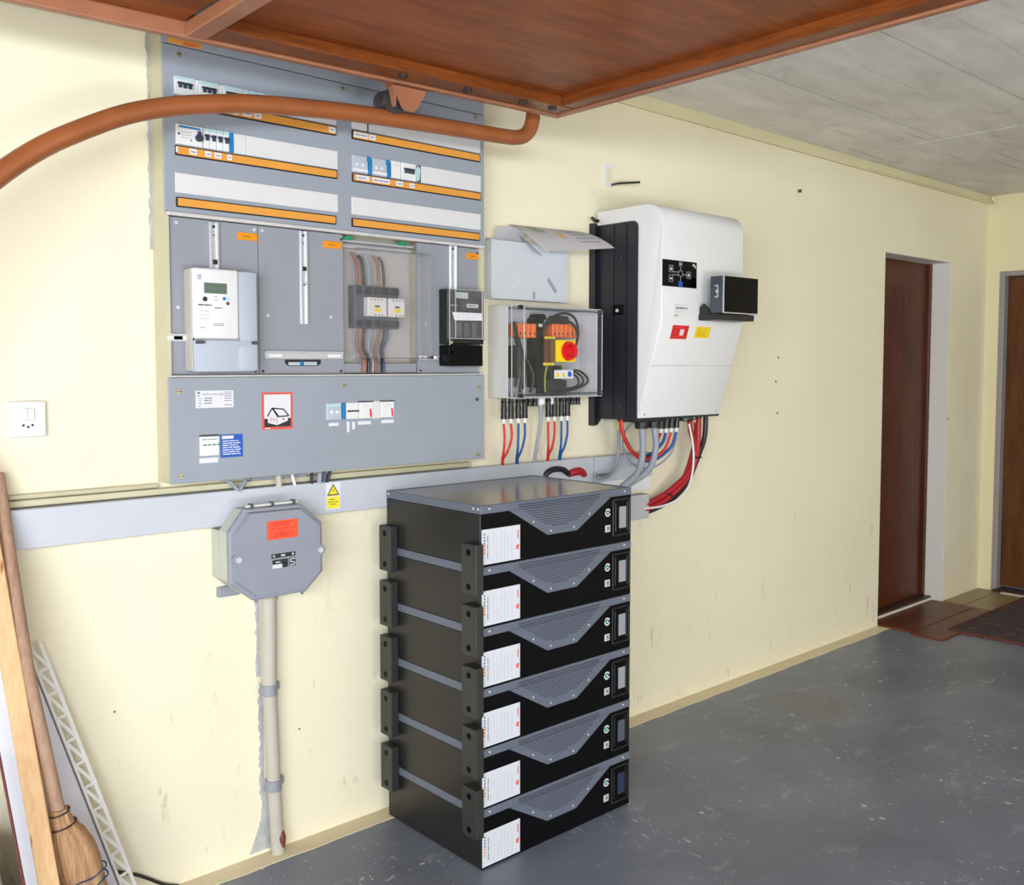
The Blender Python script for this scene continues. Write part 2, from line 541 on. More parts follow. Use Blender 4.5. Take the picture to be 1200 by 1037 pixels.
    def build(self, name, mat, parent=None, smooth=False, xf=None):
        bm = self.bm
        if xf:
            for v in bm.verts:
                v.co = xf(v.co)
        bmesh.ops.recalc_face_normals(bm, faces=bm.faces)
        if parent is not None:
            org = ORG[parent]
        else:
            xs = [v.co for v in bm.verts]
            org = Vector(((min(v.x for v in xs) + max(v.x for v in xs)) / 2,
                          (min(v.y for v in xs) + max(v.y for v in xs)) / 2, min(v.z for v in xs)))
        bmesh.ops.translate(bm, vec=-org, verts=bm.verts)
        me = bpy.data.meshes.new(name)
        bm.to_mesh(me); bm.free()
        if smooth:
            me.shade_smooth()
            me.set_sharp_from_angle(angle=math.radians(38))
        me.materials.append(MAT[mat] if isinstance(mat, str) else mat)
        o = bpy.data.objects.new(name, me)
        COL.objects.link(o)
        if parent is not None:
            o.parent = parent
        else:
            o.location = org
        ORG[o] = org.copy()
        return o


def thing(name, label, cat, loc, group=None, kind=None):
    o = bpy.data.objects.new(name, None)
    o.empty_display_size = 0.05
    COL.objects.link(o)
    o.location = loc
    ORG[o] = Vector(loc)
    if label: o['label'] = label
    if cat: o['category'] = cat
    if group: o['group'] = group
    if kind: o['kind'] = kind
    return o


def tag(o, label, cat, group=None):
    o['label'] = label; o['category'] = cat
    if group: o['group'] = group
    return o


def struct(o):
    o['kind'] = 'structure'
    return o


def lab(o, label):
    o['label'] = label
    return o


def B(*a, **k):
    return MB().box(*a, **k)


def copy_tree(o, parent=None):
    c = o.copy(); COL.objects.link(c)
    ORG[c] = ORG[o].copy()
    if parent is not None:
        c.parent = parent
    for ch in list(o.children):
        copy_tree(ch, c)
    return c


WY = 2.47          # wall plane
XE = 6.16          # far wall plane
CZ = 2.44          # ceiling

# ------------------------------------------------------------------ SETTING
fl = struct(B(-0.3, XE + 0.2, -3.3, WY + 0.3, -0.12, 0.0).build('floor', 'floor'))
struct(B(-7.0, -0.3, -6.0, 5.0, -0.14, -0.01).build('driveway', 'drive'))

# ceiling slab with formwork panels and recessed joints between them
ce = struct(B(-0.3, XE + 0.2, -3.3, WY + 0.3, CZ + 0.0045, CZ + 0.2).build('ceiling', 'joint'))
ys = [WY + 0.02, 2.0, 1.5, 1.0, 0.5, 0.0, -0.5, -1.5, -3.2]
xs = [-0.28, 1.36, 2.87, 4.45, XE + 0.1]
for i in range(len(xs) - 1):
    if i < 3:
        for j in range(len(ys) - 1):
            dz = random.uniform(-0.0015, 0.0015)
            B(xs[i] + 0.004, xs[i + 1] - 0.004, ys[j + 1] + 0.004, ys[j] - 0.004, CZ + dz, CZ + 0.004).build('concrete_panel', 'concrete', ce)
    else:
        B(xs[i] + 0.004, xs[i + 1], ys[-1], ys[0], CZ - 0.001, CZ + 0.004).build('concrete_panel', 'concrete', ce)

# long wall with the first door opening
DX0, DX1, DZ = 4.866, 5.657, 2.003
w = MB()
w.box(-0.3, DX0, WY, WY + 0.18, 0, CZ + 0.05)
w.box(DX1, XE + 0.2, WY, WY + 0.18, 0, CZ + 0.05)
w.box(DX0, DX1, WY, WY + 0.18, DZ, CZ + 0.05)
wl = struct(w.build('wall_left', 'wall'))
r = MB()
r.box(DX1 - 0.003, DX1 + 0.001, WY + 0.001, WY + 0.17, 0.001, DZ)
r.box(DX0 - 0.001, DX0 + 0.003, WY + 0.001, WY + 0.17, 0.001, DZ)
r.box(DX0, DX1, WY + 0.001, WY + 0.17, DZ - 0.003, DZ + 0.001)
lab(r.build('reveal', 'white_reveal', wl), 'white painted reveal of the door opening')
for (x_, z_) in ((3.869, 1.439), (3.851, 1.329), (3.869, 1.183), (1.378, 0.335), (0.850, 0.516)):
    MB().cyl((x_, WY + 0.002, z_), (x_, WY - 0.0012, z_), 0.006 if x_ > 3 else 0.003, seg=8).build('screw_hole', 'sack', wl)
# mortar repair beside the switchboard and along the pipe
rnd = random.Random(3)


def ragged(x0, x1, z0, z1, n, amp, y):
    left = [(x0 + rnd.uniform(-amp, amp), z0 + (z1 - z0) * k / n) for k in range(n + 1)]
    right = [(x1, z0 + (z1 - z0) * k / n) for k in range(n, -1, -1)]
    return MB().prism(left + right, 1, y - 0.0015, y + 0.002)


lab(ragged(0.967, 0.9755, 1.70, 2.25, 40, 0.003, WY).build('mortar_patch', 'mortar', wl), 'rough grey mortar line')
lab(ragged(1.243, 1.256, 0.52, 0.74, 24, 0.004, WY).build('mortar_patch', 'mortar', wl), 'rough grey mortar line')
lab(ragged(1.2495, 1.262, 0.16, 0.50, 30, 0.004, WY).build('mortar_patch', 'mortar', wl), 'rough grey mortar line')
lab(MB().prism([(1.215, 0.012), (1.30, 0.012), (1.275, 0.15), (1.262, 0.20), (1.250, 0.10), (1.232, 0.05)], 1, WY - 0.002, WY + 0.002).build('mortar_patch', 'mortar', wl), 'rough grey mortar wedge')

w = MB()
FY0, FY1, FZ = 1.50, 2.392, 1.976
w.box(XE, XE + 0.14, FY1, WY, 0, CZ + 0.05)
w.box(XE, XE + 0.14, -3.3, FY0, 0, CZ + 0.05)
w.box(XE, XE + 0.14, FY0, FY1, FZ, CZ + 0.05)
struct(w.build('wall_far', 'wall_far'))
struct(B(-0.3, XE, -3.3, -3.2, 0, CZ).build('wall_right', 'wall'))
struct(B(-0.45, -0.3, -3.3, WY + 0.18, 2.12, CZ + 0.2).build('wall_front', 'wall'))

# cornice and painted edge of the floor
cn = MB()
cn.box(2.15, XE, WY - 0.018, WY + 0.002, 2.392, CZ + 0.004, b=0.003)
cn.box(4.6, XE, WY - 0.028, WY - 0.016, 2.398, 2.416, b=0.003)
struct(cn.build('trim_1', 'cornice'))
bs = []
n = 70
for k in range(n + 1):
    bs.append((-0.2 + (DX0 + 0.2) * k / n, 2.400 + rnd.uniform(-0.0035, 0.0035)))
struct(MB().prism(bs + [(DX0, WY), (-0.2, WY)], 2, -0.001, 0.002).build('baseboard_left', 'skirt'))

# landing tiles by the doors
for (x0, x1, y0, y1) in ((4.84, 5.235, 2.105, 2.275), (4.84, 5.235, 2.279, 2.525), (5.239, 5.635, 2.105, 2.275), (5.239, 5.635, 2.279, 2.525)):
    xa, xb = x0, x1
    if y1 > WY:
        xa = max(x0, DX0 + 0.004); 
    B(xa, min(xb, 5.652 if y1 > WY else xb), y0, y1, -0.002, 0.009, b=0.002, seg=1).build('tile', 'brown_tile', fl)
for (x0, x1, y0, y1) in ((5.66, XE - 0.003, 2.345, WY - 0.002), (5.64, XE - 0.003, 1.9, 2.341)):
    B(x0, x1, y0, y1, -0.002, 0.008, b=0.002, seg=1).build('tile', 'tan_tile', fl)

# door in the long wall
d1 = thing('door_1', None, None, ((DX0 + DX1) / 2, WY + 0.17, 0), kind='structure')
B(DX0 + 0.004, DX1 - 0.035, WY + 0.125, WY + 0.165, 0.03, DZ - 0.004, b=0.003).build('door_leaf', 'door_wood', d1)
B(DX1 - 0.033, DX1 - 0.004, WY + 0.105, WY + 0.168, 0.03, DZ - 0.004, b=0.003).build('door_frame', 'door_wood', d1)
B(DX0 + 0.004, DX1 - 0.004, WY + 0.065, WY + 0.168, 0.0, 0.028, b=0.004).build('sill', 'sill', d1)
lab(B(DX0 + 0.004, DX1 - 0.006, WY + 0.055, WY + 0.064, 0.0, 0.02, b=0.002).build('sill_strip', 'white_reveal', d1), 'whitish strip in front of the sill')
# door in the far wall
d2 = thing('door_2', None, None, (XE + 0.1, (FY0 + FY1) / 2, 0), kind='structure')
f = MB()
f.box(XE - 0.004, XE + 0.12, FY1 - 0.032, FY1 - 0.001, 0.009, FZ - 0.001, b=0.003)
f.box(XE - 0.004, XE + 0.12, FY0 + 0.001, FY0 + 0.032, 0.009, FZ - 0.001, b=0.003)
f.box(XE - 0.004, XE + 0.12, FY0 + 0.033, FY1 - 0.033, FZ - 0.030, FZ - 0.001, b=0.003)
f.build('door_frame', 'lilac', d2)
B(XE + 0.05, XE + 0.09, FY0 + 0.034, FY1 - 0.034, 0.035, FZ - 0.032, b=0.003).build('door_leaf', 'door_wood2', d2)
B(XE - 0.03, XE + 0.1, FY0 + 0.034, FY1 - 0.02, 0.009, 0.022, b=0.003).build('sill', 'sill', d2)
lab(B(XE - 0.06, XE - 0.031, FY0 + 0.034, FY1 - 0.08, 0.009, 0.014, b=0.001).build('sill_strip', 'white_reveal', d2), 'whitish strip in front of the threshold')

# ------------------------------------------------------------------ OVERHEAD GARAGE DOOR (tilted up under the ceiling)
DS = 0.022


def dt(p):
    return Vector((p.x, p.y, p.z + 2.172 + DS * (p.x - 2.14)))


gx0, gx1, gy0, gy1 = -0.30, 2.14, -0.55, 2.172
gd = thing('garage_door', 'open up-and-over garage door, brown varnished wood in a copper painted frame, overhead', 'garage door', (1.0, 0.8, 2.14))
for args in ((gx0, gx1, gy1 - 0.024, gy1), (gx0, gx1, gy0, gy0 + 0.024), (gx1 - 0.024, gx1, gy0 + 0.025, gy1 - 0.025), (gx0, gx0 + 0.024, gy0 + 0.025, gy1 - 0.025)):
    B(args[0], args[1], args[2], args[3], 0.0, 0.058, b=0.004).build('frame_bar', 'copper', gd, xf=dt)
for xc in (-0.26 + 0.02, 0.955):
    B(xc - 0.024, xc + 0.024, gy0 + 0.026, gy1 - 0.026, 0.002, 0.034, b=0.003).build('strut', 'copper', gd, xf=dt)
# battens
B(0.985, gx1 - 0.026, gy1 - 0.105, gy1 - 0.026, 0.006, 0.040, b=0.004).build('batten', 'batten', gd, xf=dt)
B(gx1 - 0.085, gx1 - 0.026, gy0 + 0.026, gy1 - 0.108, 0.006, 0.040, b=0.004).build('batten', 'batten_y', gd, xf=dt)
# panels
B(0.985, gx1 - 0.03, gy0 + 0.03, gy1 - 0.03, 0.034, 0.050).build('plywood_panel', 'ply', gd, xf=dt)
B(-0.21, 0.925, gy0 + 0.03, gy1 - 0.03, 0.034, 0.050).build('plywood_panel', 'ply', gd, xf=dt)
for xb in (1.50, 1.72, 1.93, 2.05):
    MB().cyl((xb, gy1 - 0.072, 0.007), (xb, gy1 - 0.072, 0.0), 0.013, seg=8).build('bolt', 'bolt', gd, xf=dt, smooth=True)
# roller bracket
bk = MB()
bx = 1.575
bk.prism([(bx - 0.065, 0.01), (bx + 0.065, 0.01), (bx + 0.026, -0.052), (bx + 0.016, -0.062), (bx - 0.014, -0.062), (bx - 0.024, -0.054)], 1, gy1 + 0.001, gy1 + 0.006)
bk.prism([(gy1 + 0.002, 0.01), (gy1 + 0.034, 0.01), (gy1 + 0.014, -0.055), (gy1 + 0.002, -0.055)], 0, bx - 0.050, bx - 0.044)
bk.box(bx - 0.065, bx + 0.065, gy1 - 0.02, gy1 + 0.03, 0.0, 0.006)
bk.build('roller_bracket', 'copper', gd, xf=dt)
rl = MB()
rz = -0.025
rl.cyl((bx - 0.012, gy1 + 0.006, rz), (bx - 0.012, gy1 + 0.11, rz), 0.008, seg=10)
rl.cyl((bx - 0.012, gy1 + 0.048, rz), (bx - 0.012, gy1 + 0.060, rz), 0.036, seg=20)
rl.cyl((bx - 0.012, gy1 + 0.060, rz), (bx - 0.012, gy1 + 0.096, rz), 0.021, seg=20)
rl.cyl((bx - 0.012, gy1 + 0.096, rz), (bx - 0.012, gy1 + 0.108, rz), 0.036, seg=20)
rl.build('roller', 'roller', gd, smooth=True, xf=dt)

# guide rail
rp = [(0.27, 2.25, 0.02), (0.27, 2.25, 0.9), (0.30, 2.25, 1.30), (0.39, 2.25, 1.58), (0.478, 2.25, 1.715), (0.566, 2.25, 1.806), (0.651, 2.25, 1.875), (0.742, 2.25, 1.930), (0.837, 2.25, 1.978),
      (0.937, 2.25, 2.012), (1.044, 2.25, 2.037), (1.157, 2.25, 2.057), (1.405, 2.25, 2.082), (1.70, 2.25, 2.097), (1.96, 2.25, 2.107),
      (2.04, 2.25, 2.113), (2.085, 2.25, 2.133), (2.108, 2.25, 2.175), (2.112, 2.25, 2.24), (2.112, 2.25, CZ - 0.004)]
rail = MB().tube(rp, 0.0235, 14, 4).build('guide_rail', 'rail', smooth=True)
tag(rail, 'curved orange-brown tubular guide rail running across the switchboard', 'rail')

# ------------------------------------------------------------------ SWITCHBOARD
CX0, CX1, CB, CT = 0.975, 2.024, 1.098, 2.335
CF = 2.388     # front of the covers
sb = thing('switchboard', 'large grey wall-mounted electrical switchboard with breaker rows and meter plates', 'switchboard', (1.5, 2.43, CB))
c = MB()
c.box(CX0, CX1, 2.448, WY - 0.001, CB, CT)                      # back
c.box(CX0 + 0.0005, CX0 + 0.012, CF + 0.008, 2.448, CB + 0.001, CT)
c.box(CX1 - 0.012, CX1 - 0.0005, CF + 0.008, 2.448, CB + 0.001, CT)
c.box(CX0 + 0.012, CX1 - 0.012, CF + 0.008, 2.448, CT - 0.012, CT)
c.box(CX0 + 0.012, CX1 - 0.012, CF + 0.008, 2.448, CB + 0.001, CB + 0.012)
lab(c.build('casing', 'cream_side', sb), 'cream coloured casing')
lab(B(CX0, CX1, CF, CF + 0.008, 2.2055, CT, b=0.0015).build('cover_plate', 'panel', sb), 'uppermost narrow cover plate')
lab(B(CX0, CX1, CF, CF + 0.008, 1.790, 2.2035, b=0.002).build('cover_plate', 'panel', sb), 'cover plate with six breaker rows')
lab(B(CX0, CX1, CF, CF + 0.008, CB, 1.3705, b=0.002).build('cover_plate', 'panel', sb), 'lower cover plate with stickers')
lab(B(CX0 + 0.004, CX1, CF - 0.005, CF + 0.006, 1.7795, 1.7895, b=0.003).build('edge_strip', 'lip', sb), 'pale horizontal edge strip')
lab(B(CX0 + 0.006, CX1, CF - 0.004, CF + 0.006, 1.3715, 1.3765, b=0.002).build('edge_strip', 'lip', sb), 'pale horizontal edge strip')
PY = 2.405     # meter plates
lab(B(0.982, 1.2345, PY, PY + 0.006, 1.378, 1.779).build('meter_plate', 'panel_dark', sb), 'meter plate behind the white meter')
lab(B(1.2365, 1.502, PY, PY + 0.006, 1.378, 1.779).build('meter_plate', 'panel_dark', sb), 'empty meter plate with rail')
lab(B(1.768, 2.018, PY, PY + 0.006, 1.378, 1.779).build('meter_plate', 'panel_dark', sb), 'meter plate behind the black device')
lab(B(1.503, 1.767, 2.442, 2.4475, 1.378, 1.779).build('back_plate', 'panel_in', sb), 'beige recessed back plate')
u = MB()
u.box(1.503, 1.767, 2.425, 2.441, 1.745, 1.757, b=0.002); u.box(1.503, 1.767, 2.420, 2.441, 1.762, 1.770, b=0.002)
lab(u.build('din_rail', 'alu', sb), 'aluminium rails at the top of the recess')
lab(B(1.503, 1.767, 2.41, 2.441, 1.379, 1.408, b=0.002).build('cable_duct', 'panel_dark', sb), 'grey ledge below the recess')
for gx in (1.528, 1.722):
    g = MB()
    g.box(gx - 0.016, gx + 0.016, 2.416, 2.424, 1.767, 1.777, b=0.002); g.box(gx - 0.008, gx + 0.012, 2.413, 2.418, 1.770, 1.780, b=0.002)
    lab(g.build('terminal', 'green', sb), 'green earth terminal')

# filler strips, breakers, label strips
ROWS = {1: (2.082, 2.128), 2: (1.959, 2.010), 3: (1.838, 1.888)}
ST = {1: (2.055, 2.075), 2: (1.934, 1.953), 3: (1.805, 1.824)}


def filler(x0, x1, row, mat='filler'):
    z0, z1 = ROWS[row]
    B(x0, x1, CF - 0.0025, CF + 0.001, z0, z1, b=0.001, seg=1).build('blank_strip', mat, sb)


def comb(mb, x0, x1, zt, h, n, y):
    mb.box(x0, x1, y - 0.006, y, zt - h * 0.38, zt, b=0.001, seg=1)
    p = (x1 - x0) / n
    for k in range(n):
        mb.box(x0 + p * k + p * 0.2, x0 + p * k + p * 0.8, y - 0.007, y, zt - h, zt - h * 0.36, b=0.001, seg=1)
    return mb


def breaker(x0, x1, row=None, z=None, mat='white', poles=3, tog='toggle', tz=None, cap=True, label=None):
    z0, z1 = z or ROWS[row]
    o = B(x0 + 0.0006, x1 - 0.0006, CF - 0.006, CF + 0.001, z0, z1, b=0.0015, seg=1).build('circuit_breaker', mat, sb)
    if label: lab(o, label)
    if cap:
        B(x0 + 0.001, x1 - 0.001, CF - 0.0066, CF - 0.005, z1 - 0.009, z1 - 0.001).build('top_band', 'teal', o)
    h = z1 - z0
    if poles:
        pw = min(0.013, (x1 - x0) / poles * 0.86)
        cx = (x0 + x1) / 2
        comb(MB(), cx - pw * poles / 2, cx + pw * poles / 2, z0 + h * 0.68, h * 0.30, poles, CF - 0.006).build('toggle', tog, o)
    return o


lb3 = 'three-pole breaker with a dark linked toggle'
for a, b_ in ((1.003, 1.056), (1.067, 1.120), (1.132, 1.186)):
    breaker(a, b_, 1, poles=3, label=lb3)
for a, b_ in ((1.056, 1.067), (1.120, 1.132)):
    B(a, b_, CF - 0.004, CF + 0.001, ROWS[1][0], ROWS[1][1] - 0.001, b=0.001, seg=1).build('auxiliary_module', 'white', sb)
breaker(1.187, 1.205, 1, poles=1); breaker(1.206, 1.226, 1, poles=1, mat='white'); breaker(1.227, 1.250, 1, poles=1, mat='teal')
filler(1.251, 1.474, 1)
o = breaker(1.004, 1.0755, 2, poles=0, cap=False, label='residual current device with a round black knob')
B(1.012, 1.069, CF - 0.0066, CF - 0.005, 2.001, 2.006).build('top_band', 'blue', o)
MB().cyl((1.0635, CF - 0.006, 1.981), (1.0635, CF - 0.015, 1.981), 0.0095, seg=16).box(1.0605, 1.0665, CF - 0.016, CF - 0.006, 1.985, 1.997).build('knob', 'toggle', o, smooth=True)
MB().disc((1.012, CF - 0.006, 1.985), 0.003).disc((1.044, CF - 0.006, 1.972), 0.002).build('test_button', 'textdark', o)
MB().lines(1.018, 1.048, (1.990, 1.983, 1.976), CF - 0.0064, 0.0012, 4).build('printed_text', 'text', o)
for k in range(4):
    breaker(1.0765 + 0.0178 * k, 1.0765 + 0.0178 * (k + 1), 2, poles=1)
B(1.148, 1.1595, CF - 0.006, CF + 0.001, *ROWS[2], b=0.001, seg=1).build('end_module', 'blue', sb)
filler(1.160, 1.1955, 2); filler(1.1965, 1.477, 2)
filler(1.002, 1.476, 3)
breaker(1.523, 1.576, 1, poles=0, cap=False)
B(1.577, 1.581, CF - 0.002, CF + 0.001, *ROWS[1]).build('gap_strip', 'black', sb)
filler(1.582, 2.007, 1)
for a in (1.524, 1.591):
    o = B(a, a + 0.053, CF - 0.005, CF + 0.001, ROWS[2][0], ROWS[2][1] - 0.002, b=0.0015, seg=1).build('neutral_block', 'clearblock', sb)
    B(a + 0.001, a + 0.052, CF - 0.006, CF - 0.004, ROWS[2][0] + 0.003, ROWS[2][0] + 0.011).build('cover_bar', 'white', o)
    for q in (0.014, 0.034):
        MB().disc((a + q, CF - 0.005, 1.981), 0.0048, th=0.002).build('terminal_screw', 'white', o)
    bl = MB().box(a + 0.054, a + 0.0645, CF - 0.009, CF + 0.001, ROWS[2][0] - 0.001, ROWS[2][1] - 0.006, b=0.002)
    bl.box(a + 0.048, a + 0.060, CF - 0.008, CF, ROWS[2][1] - 0.016, ROWS[2][1] - 0.001, b=0.002)
    bl.build('end_clamp', 'blue', sb)
o = breaker(1.658, 1.694, 2, poles=0, cap=False)
B(1.664, 1.690, CF - 0.0064, CF - 0.005, 1.993, 2.001).build('label_window', 'offwhite', o)
breaker(1.695, 1.750, 2, poles=3, cap=False)
MB().prism([(1.751, 1.962), (1.760, 1.962), (1.764, 1.995), (1.758, 2.006), (1.748, 1.996)], 1, CF - 0.008, CF + 0.001).build('end_clamp', 'teal', sb)
B(1.7605, 1.769, CF - 0.0015, CF + 0.001, *ROWS[2]).build('gap_strip', 'black', sb)
filler(1.770, 2.009, 2)
filler(1.522, 2.008, 3)


def label_strip(x0, x1, row, tags):
    z0, z1 = ST[row]
    o = B(x0, x1, CF - 0.006, CF + 0.001, z0 - 0.003, z1 + 0.003, b=0.001, seg=1).build('label_holder', 'black', sb)
    B(x0 + 0.003, x1 - 0.003, CF - 0.0068, CF - 0.005, z0, z1).build('label_strip', 'orange', o)
    tx = MB()
    for i, (a, b_) in enumerate(tags):
        MB().box(a, b_, CF - 0.0074, CF - 0.006, z0 + 0.0035, z1 - 0.0015).build('paper_tag', 'paper', o)
        tx.lines(a + 0.004, b_ - 0.002, ((z0 + z1) / 2 - 0.001,), CF - 0.0078, 0.003, i + row)
    if tags:
        tx.build('printed_text', 'text', o)


label_strip(1.003, 1.471, 1, [(1.02, 1.05), (1.083, 1.107), (1.143, 1.174), (1.186, 1.211), (1.219, 1.239), (1.446, 1.468)])
label_strip(1.003, 1.473, 2, [(1.003, 1.008), (1.038, 1.058), (1.080, 1.096), (1.105, 1.124), (1.140, 1.153)])
label_strip(1.003, 1.468, 3, [])
label_strip(1.524, 2.003, 1, [(1.528, 1.577), (1.581, 1.603)])
label_strip(1.524, 2.006, 2, [(1.535, 1.580), (1.590, 1.652), (1.674, 1.700), (1.724, 1.742)])
label_strip(1.521, 2.001, 3, [])


def screw(x, z, y, r=0.007, parent=None, name='screw', mat='brass'):
    s = MB().cyl((x, y + 0.001, z), (x, y - 0.004, z), r, r * 0.85, seg=14)
    o = s.build(name, mat, parent, smooth=True)
    return o


for (x, z) in ((1.018, 2.183), (1.495, 2.190), (1.986, 2.192), (0.999, 1.335), (1.492, 1.345), (1.998, 1.331), (1.994, 1.112), (1.001, 1.118)):
    s_ = screw(x, z, CF, parent=sb)
    B(x - 0.0055, x + 0.0055, CF - 0.0048, CF - 0.0035, z - 0.001, z + 0.001).build('slot', 'textdark', s_)
MB().prism([(0.998, 1.142), (1.003, 1.142), (1.003, 1.157), (0.998, 1.157)], 1, CF - 0.001, CF).build('keyhole', 'pocket_dark', sb)
screw(1.992, 1.292, CF, 0.006, sb, 'plug', 'darkgrey')
for (x, z) in ((0.986, 1.385), (1.222, 1.386), (1.245, 1.386), (1.492, 1.386), (1.778, 1.386), (0.984, 1.770), (1.497, 1.765), (2.008, 1.765)):
    MB().disc((x, PY, z), 0.0035, th=0.002).build('plate_screw', 'black', sb)
for (x, z) in ((1.010, 1.765), (1.010, 1.550), (1.225, 1.767), (1.248, 1.767), (1.262, 1.538), (1.460, 1.540), (1.80, 1.53)):
    MB().disc((x, PY, z), 0.0045, th=0.0012).build('plate_cap', 'lip', sb)
# amber tags on the meter plates
for (a, b_, z) in ((1.175, 1.234, 1.737), (1.437, 1.498, 1.737), (1.962, 2.017, 1.744)):
    o = B(a, b_, PY - 0.002, PY, z, z + 0.020, b=0.001, seg=1).build('amber_tag', 'amber', sb)
    MB().lines(a + 0.018, b_ - 0.014, (z + 0.008,), PY - 0.0024, 0.003, 2).build('printed_text', 'olive', o)


# mounting rails
def mount_rail(x0, x1, z0, z1, hz):
    m = MB()
    m.box(x0, x1, PY - 0.003, PY, z0, z1, b=0.001, seg=1)
    m.box(x0, x0 + 0.007, PY - 0.008, PY - 0.002, z0, z1, b=0.001, seg=1)
    m.box(x1 - 0.007, x1, PY - 0.008, PY - 0.002, z0, z1, b=0.001, seg=1)
    o = m.build('mounting_rail', 'alu', sb)
    cx = (x0 + x1) / 2
    MB().disc((cx, PY - 0.003, z1 - 0.012), 0.004).disc((cx, PY - 0.003, z1 - 0.034), 0.002).build('hole', 'textdark', o)
    if hz:
        B(cx - 0.006, cx + 0.006, PY - 0.010, PY - 0.002, hz - 0.006, hz + 0.006, b=0.001).build('slider', 'black', o)
    return o


mount_rail(1.096, 1.122, 1.640, 1.776, 1.672)
mount_rail(1.360, 1.384, 1.517, 1.777, 1.672)
MB().tube([(1.366, PY - 0.004, 1.663), (1.366, PY - 0.006, 1.630), (1.378, PY - 0.006, 1.630), (1.378, PY - 0.004, 1.663)], 0.002, 6, 2).build('wire_clip', 'alu_dark', sb)
mount_rail(1.892, 1.921, 1.640, 1.783, None)


def cross_rail(x0, x1, z0, z1):
    m = MB().box(x0, x1, PY - 0.006, PY, z0, z1, b=0.001, seg=1)
    m.box(x0, x1, PY - 0.010, PY - 0.005, z1 - 0.006, z1, b=0.001, seg=1)
    o = m.build('cross_rail', 'alu', sb)
    h = MB()
    for xx in (x0 + 0.03, x1 - 0.03):
        h.box(xx - 0.02, xx + 0.02, PY - 0.0105, PY - 0.006, z0 + 0.004, z0 + 0.014, b=0.001, seg=1)
    h.build('clip', 'white', o)


cross_rail(1.249, 1.497, 1.420, 1.442)
cross_rail(0.983, 1.028, 1.463, 1.483)
cross_rail(1.772, 1.846, 1.418, 1.434)
sl = MB().prism([(1.312, 1.418), (1.425, 1.418), (1.425, 1.408), (1.414, 1.400), (1.322, 1.400), (1.312, 1.408)], 1, PY - 0.0012, PY)
o = sl.build('cable_slot', 'black', sb)
MB().box(1.322, 1.358, PY - 0.0020, PY - 0.0012, 1.402, 1.411).box(1.370, 1.412, PY - 0.0020, PY - 0.0012, 1.402, 1.412).build('terminal', 'clearblock', o)
B(1.360, 1.367, PY - 0.0020, PY - 0.0012, 1.401, 1.414).build('terminal', 'blue', o)
# wires seen on the second plate
# clear cover over the contactors
cv = MB()
cx0, cx1, cz0, cz1, cyf = 1.512, 1.784, 1.424, 1.738, 2.356
t_ = 0.0018
cv.box(cx0, cx1, cyf, cyf + t_, cz0, cz1)
cv.box(cx0, cx0 + t_, cyf + t_, 2.404, cz0, cz1)
cv.box(cx1 - t_, cx1, cyf + t_, 2.404, cz0, cz1)
cv.box(cx0 + t_, cx1 - t_, cyf + t_, 2.404, cz1 - t_, cz1)
cv.box(cx0 + t_, cx1 - t_, cyf + t_, 2.404, cz0, cz0 + t_)
lab(cv.build('clear_cover', 'clear', sb), 'clear plastic cover over the two contactors')
e = MB()
for (a, b_) in (((cx0, cz0), (cx1, cz0)), ((cx0, cz1), (cx1, cz1)), ((cx0, cz0), (cx0, cz1))):
    e.tube([(a[0], cyf, a[1]), (b_[0], cyf, b_[1])], 0.0011, 6, 0)
lab(e.build('cover_edge', 'alu_dark', sb), 'edges of the clear cover')

# stickers on the covers
o = B(0.990, 1.076, CF - 0.0008, CF, 2.2065, 2.222).build('sticker', 'orange', sb); lab(o, 'faded orange sticker at the top')
MB().lines(1.030, 1.072, (2.209, 2.214), CF - 0.0012, 0.0026, 6).build('printed_text', 'red', o)
BZ = CF
o = lab(B(1.045, 1.149, BZ - 0.0008, BZ, 1.291, 1.336).build('sticker', 'paper', sb), 'white data label with grey print')
MB().text('elektroenergie', 0.0105, 1.062, 1.324, BZ - 0.0012).box(1.049, 1.057, BZ - 0.0014, BZ - 0.0008, 1.328, 1.333).box(1.049, 1.057, BZ - 0.0014, BZ - 0.0008, 1.322, 1.3245).build('printed_text', 'text', o)
MB().lines(1.052, 1.062, (1.315, 1.309, 1.302, 1.295), BZ - 0.0012, 0.002, 3).lines(1.068, 1.094, (1.315, 1.309, 1.302), BZ - 0.0012, 0.0028, 5).lines(1.124, 1.146, (1.330, 1.325, 1.320, 1.314, 1.308, 1.297), BZ - 0.0012, 0.002, 7).build('printed_text', 'text', o)
# house warning sign
o = lab(B(1.231, 1.324, BZ - 0.0008, BZ, 1.226, 1.328).build('sticker', 'redframe', sb), 'red framed sign with a house and PV')
hx, hz, hy = 1.2375, 1.2335, BZ - 0.0010
hw, hh = 0.080, 0.0885


def hp(u, v):
    return (hx + u * hw, hz + v * hh)


MB().box(hx, hx + hw, hy - 0.0002, BZ, hz, hz + hh).build('sign_face', 'paper', o)
MB().prism([hp(0, 0), hp(1, 0), hp(1, 0.26), hp(0, 0.26)], 1, hy - 0.0006, hy).build('sign_ground', 'textdark', o)
MB().prism([hp(0.13, 0.13), hp(0.47, 0.05), hp(0.88, 0.18), hp(0.88, 0.36), hp(0.47, 0.34), hp(0.30, 0.57), hp(0.13, 0.34)], 1, hy - 0.0010, hy - 0.0002).build('house', 'paper', o)


def stroke(mb, a, b, wd, y):
    ax, az = a; bx_, bz_ = b
    d = Vector((bx_ - ax, bz_ - az)); n_ = Vector((-d.y, d.x)).normalized() * wd / 2
    mb.prism([(ax + n_.x, az + n_.y), (bx_ + n_.x, bz_ + n_.y), (bx_ - n_.x, bz_ - n_.y), (ax - n_.x, az - n_.y)], 1, y - 0.0004, y)
    return mb


